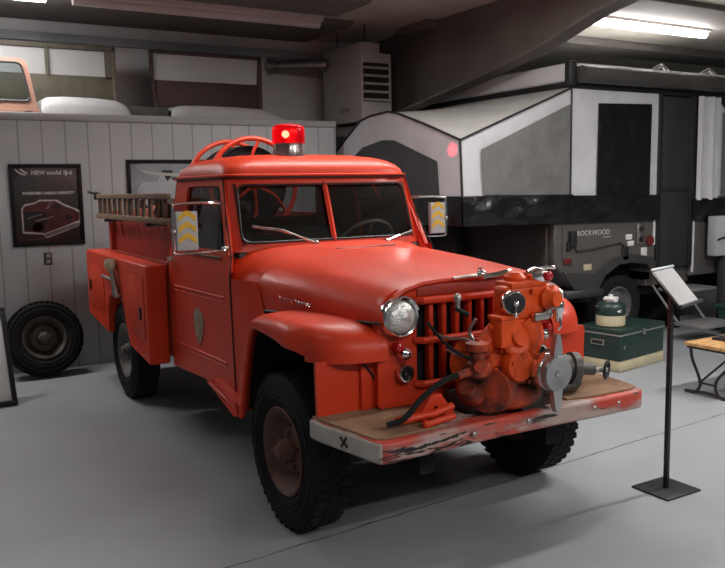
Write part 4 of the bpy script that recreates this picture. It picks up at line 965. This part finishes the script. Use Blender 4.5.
# cooler chest and jug
CA = radians(9.5)
CM = Matrix.Translation((-1.318, 3.064, 0)) @ Matrix.Rotation(CA, 4, 'Z')   # local: +y along the long side, -x backwards
CH = thing('cooler_chest', 'dark green metal cooler chest with cream lower band on the floor', 'cooler', CM @ V((-.22, .36, 0)))
def lb(lo, hi, bev=.004, M=CM):
    tt = MB().b2(lo, hi, bev); mm = MB(); mm._merge(tt.bm.copy(), M); tt.bm.free(); return mm
lb((-.46, 0, .0), (0, .735, .095), .012).build('lower_band', CREAM, CH)
cbd = lb((-.458, .002, .095), (-.002, .733, .325), .012).build('chest_body', GREEN, CH)
lid = lb((-.462, -.003, .333), (.003, .738, .375), .010).build('lid', GREEN, CH)
lb((-.463, -.004, .322), (.004, .739, .335), .002).build('lid_trim', mat('silver_trim', (.45, .45, .43), .3, metal=.7, var=.1), CH)
m = lb((-.30, -.012, .225), (-.16, .0, .275), .004); hh = m.build('carry_handle', STEEL, CH); lb((-.285, -.014, .235), (-.175, -.011, .265), .001).build('handle_recess', BLACK, hh)
lb((0, .345, .30), (.018, .385, .355), .004).build('latch', STEEL, CH)
lb((0, .05, .205), (.004, .075, .235), .001).build('badge', STEEL, CH)
jb = CM @ V((-.22, .18, .375))
JG = thing('cooler_jug', 'round green and cream drink jug standing on the cooler chest', 'jug', jb)
m = MB(); m.lathe([(.115, .0), (.128, .012), (.130, .10), (.128, .105)], jb, (0, 0, 1), 32); m.build('jug_base', CREAM, JG, 40)
m = MB(); m.lathe([(.129, .105), (.132, .115), (.130, .18), (.118, .205), (.085, .222), (.06, .225)], jb, (0, 0, 1), 32); jbody = m.build('jug_body', GREEN, JG, 40)
m = MB(); m.lathe([(.062, .222), (.064, .235), (.06, .262), (.02, .268), (.018, .285), (.001, .288)], jb, (0, 0, 1), 20, cap=(True, False)); m.box(jb+V((0, 0, .25)), (.10, .14, .022), .4, .006); m.build('lid', WHITE, JG, 40)
m = MB()
for a in (1.2, 1.2+pi): m.ell(jb+V((.133*cos(a), .133*sin(a), .175)), (.02, .02, .025), 10)
m.tube([jb+V((.135*cos(1.2), .135*sin(1.2), .175)), jb+V((.16, -.03, .14)), jb+V((.135*cos(1.2+pi), .135*sin(1.2+pi), .175))][0:1]+[jb+V((.135*cos(1.2), .135*sin(1.2), .14))], .01, 6); m.each('bail_pivot', BLACK, JG)
m = MB(); p0 = jb+V((.128, -.035, .15)); m.prism([p0+V(q) for q in ((0, -.03, .0), (.004, .0, .012), (.003, .03, .012), (.004, .012, -.004), (.003, .03, -.012), (.004, -.01, -.01))], (.002, 0, 0)); m.build('white_mark', WHITE, jbody)
# bench
BN = thing('bench', 'slatted honey wood bench with black iron scroll legs at right edge', 'bench', (-.38, 3.6, 0))
for k in range(4):
    m = MB(); x0 = -.575+.105*k; m.b2((x0, 2.94, .385), (x0+.095, 4.25, .415), .006); m.build('seat_slat', BENCHWOOD, BN)
for y in (2.99, 4.18):
    m = MB()
    m.tube([(-.55, y, .38), (-.535, y, .28), (-.475, y, .16), (-.455, y, .08), (-.50, y, .02), (-.59, y, .012)], .012, 8, smooth=5)
    m.tube([(-.18, y, .38), (-.20, y, .28), (-.30, y, .16), (-.32, y, .08), (-.28, y, .02), (-.20, y, .012)], .012, 8, smooth=5)
    m.tube([(-.59, y, .012), (-.4, y, .03), (-.20, y, .012)], .012, 8); m.tube([(-.47, y, .10), (-.31, y, .10)], .009, 6); m.tube([(-.46, y, .10), (-.22, y, .33)], .009, 6); m.b2((-.57, y-.02, .365), (-.16, y+.02, .385))
    m.build('iron_leg', BLACK, BN)
single(MB().b2((-.50, 3.17, .415), (-.20, 3.75, .437), .008), 'binder', mat('black_binder_cover', (.02, .02, .022), .4, var=.1), 'flat black binder lying on the honey wood bench', 'binder', (-.35, 3.46, .415))
# green tote and white panel by the camper door
TT = thing('storage_tote', 'green plastic storage tote behind the camper step at the right edge', 'storage box', (-1.85, 5.7, 0))
MG = mat('mid_green_plastic', (.02, .07, .05), .45, var=.1)
m = MB(); m.loft([[(x, y, z) for x, y in rq([(-2.00-.02*k, 5.36-.02*k), (-1.70+.02*k, 5.36-.02*k), (-1.70+.02*k, 6.0+.02*k), (-2.00-.02*k, 6.0+.02*k)], .04, 4, 3)] for k, z in ((-1, 0), (0, .15), (.6, .29))], cap=(True, True)); m.build('bin', MG, TT)
m = MB(); m.b2((-2.04, 5.32, .29), (-1.66, 6.04, .33), .012); m.build('lid', MG, TT)
WP = thing('white_cabinet', 'pale grey cabinet panel standing past the camper door at right edge', 'cabinet', (-2.15, 5.9, 0))
m = MB(); m.b2((-2.22, 5.44, .84), (-2.10, 6.5, 1.28), .012); m.build('cabinet_body', mat('pale_grey_panel', (.40, .41, .43), .4, var=.05), WP)
m = MB(); m.tube([(-2.095, 5.45, 1.02), (-2.095, 5.7, 1.07), (-2.095, 6.4, 1.07)], .012, 6); m.build('cabinet_trim', BLACK, WP)
m = MB(); m.b2((-2.21, 5.62, 0), (-2.11, 6.45, .84), .01); m.build('cabinet_stand', CAMPERD, WP)

# ------------------------------------------------------------------ heater and its flue
HT = thing('unit_heater', 'beige box heater with louvred grille hanging from the ceiling', 'heater', (-5.0, 2.58, 2.41))
hb = MB(); hb.b2((-5.46, 2.376, 2.42), (-4.55, 2.70, 3.20), .012); hb.b2((-5.46, 2.376, 3.1), (-4.55, 2.64, 3.31), .012); hbo = hb.build('heater_body', HEAT, HT)
fp_ = MB(); fp_.b2((-4.55, 2.376, 2.43), (-4.533, 2.78, 3.19), .004); fp_.build('front_panel', HEAT, hbo)
m = MB(); m.b2((-4.54, 2.40, 2.65), (-4.522, 2.74, 3.08)); gl = m.build('louvre_opening', VOID, HT)
for k in range(5):
    m = MB(); m.box((-4.508, 2.57, 2.665+.09*k), (.05, .335, .012), Matrix.Rotation(.5, 4, 'Y')); m.b2((-4.522, 2.395, 2.65+.09*k), (-4.505, 2.745, 2.676+.09*k)); m.build('louvre_blade', HEAT, gl)
m = MB(); m.b2((-5.0, 2.364, 2.55), (-4.8, 2.376, 2.60)); m.build('maker_plate', STEEL, hbo)
m = MB()
for x in (-5.3, -4.65): m.cyl((x, 2.5, 3.3), (x, 2.5, 3.53), .008, n=8)
m.each('hanging_rod', BLACK, HT)
m = MB(); m.tube([(-5.36, 2.38, 3.16), (-5.5, 2.15, 3.16), (-5.79, 1.80, 3.16)], .075, 16); m.lathe([(.10, 0), (.09, .10)], (-5.795, 1.80, 3.16), (.6, .7, 0), 18); m.build('flue_pipe', DUCT, HT)
# ------------------------------------------------------------------ fluorescent fixtures
def fixture(x, y0, y1, z, lit, label, big=.055):
    t = thing('fluorescent_light', label, 'ceiling light', (x, (y0+y1)/2, z), 'ceiling strip lights')
    m = MB(); m.b2((x-.09, y0, z), (x+.09, y1, 3.528), .008); m.build('housing', UNLIT, t)
    m = MB(); m.lathe([(big, 0), (big, y1-y0-.04)], (x, y0+.02, z-.01), (0, 1, 0), 16); m.build('tube_lens', LAMP if lit else UNLIT, t)
    return t
fixture(-3.0, 4.42, 6.35, 3.455, True, 'glowing white fluorescent strip light on ceiling above the camper')
fixture(-4.45, -.78, 1.82, 3.45, False, 'unlit dusty fluorescent strip light on ceiling over the loft')
fixture(-4.45, -3.3, -.98, 3.45, True, 'lit fluorescent strip light cut off by the top left corner')

# ------------------------------------------------------------------ loft things
LZ = 2.40
JW = thing('jeep_windshield_frame', 'salmon tan vehicle windshield frame standing on the loft ledge', 'windshield frame', (-4.75, -1.5, LZ))
m = MB(); jo = rq([(-1.95, 2.44), (-1.075, 2.44), (-1.15, 2.93), (-1.88, 2.93)], [.02, .02, .08, .08], 5, 4); ji = rq([(-1.89, 2.53), (-1.14, 2.53), (-1.20, 2.885), (-1.83, 2.885)], .05, 5, 4)
m.frame(jo, ji, lambda y, z: (-4.72-.12*(z-2.44), y, z), (-.05, 0, 0)); m.b2((-4.76, -1.99, 2.40), (-4.70, -1.06, 2.45), .008); jf = m.build('frame', TAN, JW)
m = MB(); m.tube([(-4.715-.12*(z-2.44), y, z) for y, z in ji], .010, 6, closed=True); m.build('rubber_seal', BLACK, JW)
m = MB(); m.poly([(-4.76, -1.89, 2.52), (-4.76, -1.12, 2.52), (-4.80, -1.19, 2.89), (-4.80, -1.84, 2.89)]); m.build('glass', tinted_glass('jeep_glass', (.45, .5, .5)), JW)
m = MB(); m.b2((-4.74, -1.20, 2.40), (-4.68, -1.13, 2.435), .006); m.b2((-4.74, -1.9, 2.40), (-4.68, -1.83, 2.435), .006); m.each('hinge', BLACK, JW)
OL = thing('olive_side_panel', 'olive drab framed panel with two pale panes standing on the loft', 'vehicle panel', (-5.25, -.9, LZ))
m = MB(); m.b2((-5.28, -2.2, 2.58), (-5.25, -.20, 2.86), .004); m.b2((-5.28, -2.2, 3.12), (-5.24, -.20, 3.17), .006); m.b2((-5.28, -.24, 2.40), (-5.24, -.20, 3.17), .006); m.b2((-5.28, -.90, 2.84), (-5.24, -.86, 3.14), .006); m.prism([(-5.26, -.20, 2.58), (-5.26, -.75, 2.58), (-5.26, -.45, 2.56), (-5.26, -.30, 2.48), (-5.26, -.20, 2.46)], (.015, 0, 0)); m.b2((-5.28, -2.2, 2.40), (-5.24, -2.16, 3.17)); m.b2((-5.28, -.31, 2.84), (-5.25, -.24, 3.14)); m.build('frame', OLIVE, OL)
m = MB(); m.b2((-5.275, -2.16, 2.86), (-5.265, -.90, 3.12)); m.build('pane', PANE, OL); m = MB(); m.b2((-5.275, -.86, 2.86), (-5.265, -.31, 3.12)); m.build('pane', PANE, OL)
MR = thing('maroon_side_panel', 'dark maroon framed panel with one pale pane standing on the loft', 'vehicle panel', (-5.25, .8, LZ))
m = MB(); m.b2((-5.28, .22, 2.58), (-5.25, 1.42, 2.86), .004); m.b2((-5.28, .16, 3.14), (-5.24, 1.46, 3.175), .006); m.b2((-5.28, .16, 2.86), (-5.24, .20, 3.16), .006); m.prism([(-5.26, .16, 2.90), (-5.26, .20, 2.86), (-5.26, .24, 2.40), (-5.26, .21, 2.40)], (.02, 0, 0)); m.prism([(-5.26, 1.46, 3.16), (-5.26, 1.42, 3.16), (-5.26, 1.40, 2.80), (-5.26, 1.44, 2.40), (-5.26, 1.50, 2.40), (-5.26, 1.46, 2.6)], (.02, 0, 0)); m.build('frame', MAROON, MR)
m = MB(); m.b2((-5.275, .20, 2.86), (-5.265, 1.42, 3.14)); m.build('pane', PANE, MR)
m = MB(); m.tube([(-5.235, 1.44, 2.50), (-5.22, 1.46, 2.42), (-5.1, 1.50, 2.41)], .012, 6); m.build('strap', BLACK, MR)
def mound(y0, y1, h, label):
    pr = [(0, .0), (.0, .55), (.03, .8), (.10, .95), (.25, 1.0), (.6, .98), (.85, .9), (.95, .7), (1, .35), (1, 0)]
    m = MB(); L_ = []
    for x, k in ((-5.2, .96), (-5.12, 1), (-4.9, 1), (-4.75, .93), (-4.68, .78), (-4.65, .4), (-4.65, 0)):
        L_.append([(x, y0+(y1-y0)*a, LZ+h*b_*k) for a, b_ in pr])
    m.loft(L_, closed=False, cap=(True, False)); return single(m, 'covered_hood', LOFTW, label, 'vehicle part', (-4.92, (y0+y1)/2, LZ), sharp=60)
mound(-1.05, -.22, .20, 'dusty white rounded vehicle hood below the olive panel')
mound(.22, 1.42, .16, 'dusty white rounded vehicle hood below the maroon panel')
single(MB().b2((-5.05, -.19, LZ), (-4.75, .19, LZ+.12), .008), 'storage_box', mat('dark_olive_box', (.045, .043, .035), .6, var=.3, vscale=12), 'low dark box on the loft between olive and maroon panels', 'box', (-4.9, 0, LZ))

# ------------------------------------------------------------------ light
def area(loc, sx, sy, e, col=(1, .98, .965), rot=(0, 0, 0)):
    l = bpy.data.lights.new('ceiling_lamp', 'AREA'); l.shape = 'RECTANGLE'; l.size = sx; l.size_y = sy; l.energy = e; l.color = col
    o = bpy.data.objects.new('ceiling_lamp', l); COL.objects.link(o); o.location = loc; o.rotation_euler = rot; return o
def strip(x, y, z, L_, e, up=.3):
    e *= .70
    area((x, y, z), .16, L_, e)
    if up: area((x, y, z-.02), .12, L_, e*up, rot=(pi, 0, 0))
strip(-3.0, 5.4, 3.36, 1.9, 60, .6)
strip(-4.45, -2.1, 3.34, 2.2, 75, .5)
strip(4.4, -.8, 3.40, 2.4, 105)
strip(5.2, 2.2, 3.40, 2.4, 165)
strip(.8, 3.4, 3.36, 2.4, 170)
strip(.6, -2.8, 3.40, 2.4, 10)
strip(-1.3, 1.0, 3.36, 2.4, 95, .5)
strip(5.0, 6.5, 3.40, 2.4, 70)
w = bpy.data.worlds.new('world'); SC.world = w; w.use_nodes = True
w.node_tree.nodes['Background'].inputs['Color'].default_value = (.85, .92, 1, 1); w.node_tree.nodes['Background'].inputs['Strength'].default_value = .075
sp = bpy.data.lights.new('beacon_beam', 'SPOT'); sp.energy = 900; sp.color = (1, .01, .03); sp.spot_size = radians(3.2); sp.spot_blend = .6; sp.shadow_soft_size = .02
so = bpy.data.objects.new('beacon_beam', sp); COL.objects.link(so); so.location = (-1.34, .02, 2.02)
d = V((-2.42, 2.06, 1.99))-V(so.location); so.rotation_euler = d.to_track_quat('-Z', 'Y').to_euler()
pl_ = bpy.data.lights.new('beacon_glow', 'POINT'); pl_.energy = 2.0; pl_.color = (1, .03, .05); pl_.shadow_soft_size = .05
po_ = bpy.data.objects.new('beacon_glow', pl_); COL.objects.link(po_); po_.location = (-1.30, -.105, 2.12)
SC.view_settings.view_transform = 'Standard'; SC.view_settings.look = 'None'; SC.view_settings.exposure = 0
SC.cycles.max_bounces = 6; SC.cycles.transparent_max_bounces = 12; SC.cycles.caustics_reflective = False; SC.cycles.caustics_refractive = False
SC.cycles.use_denoising = True
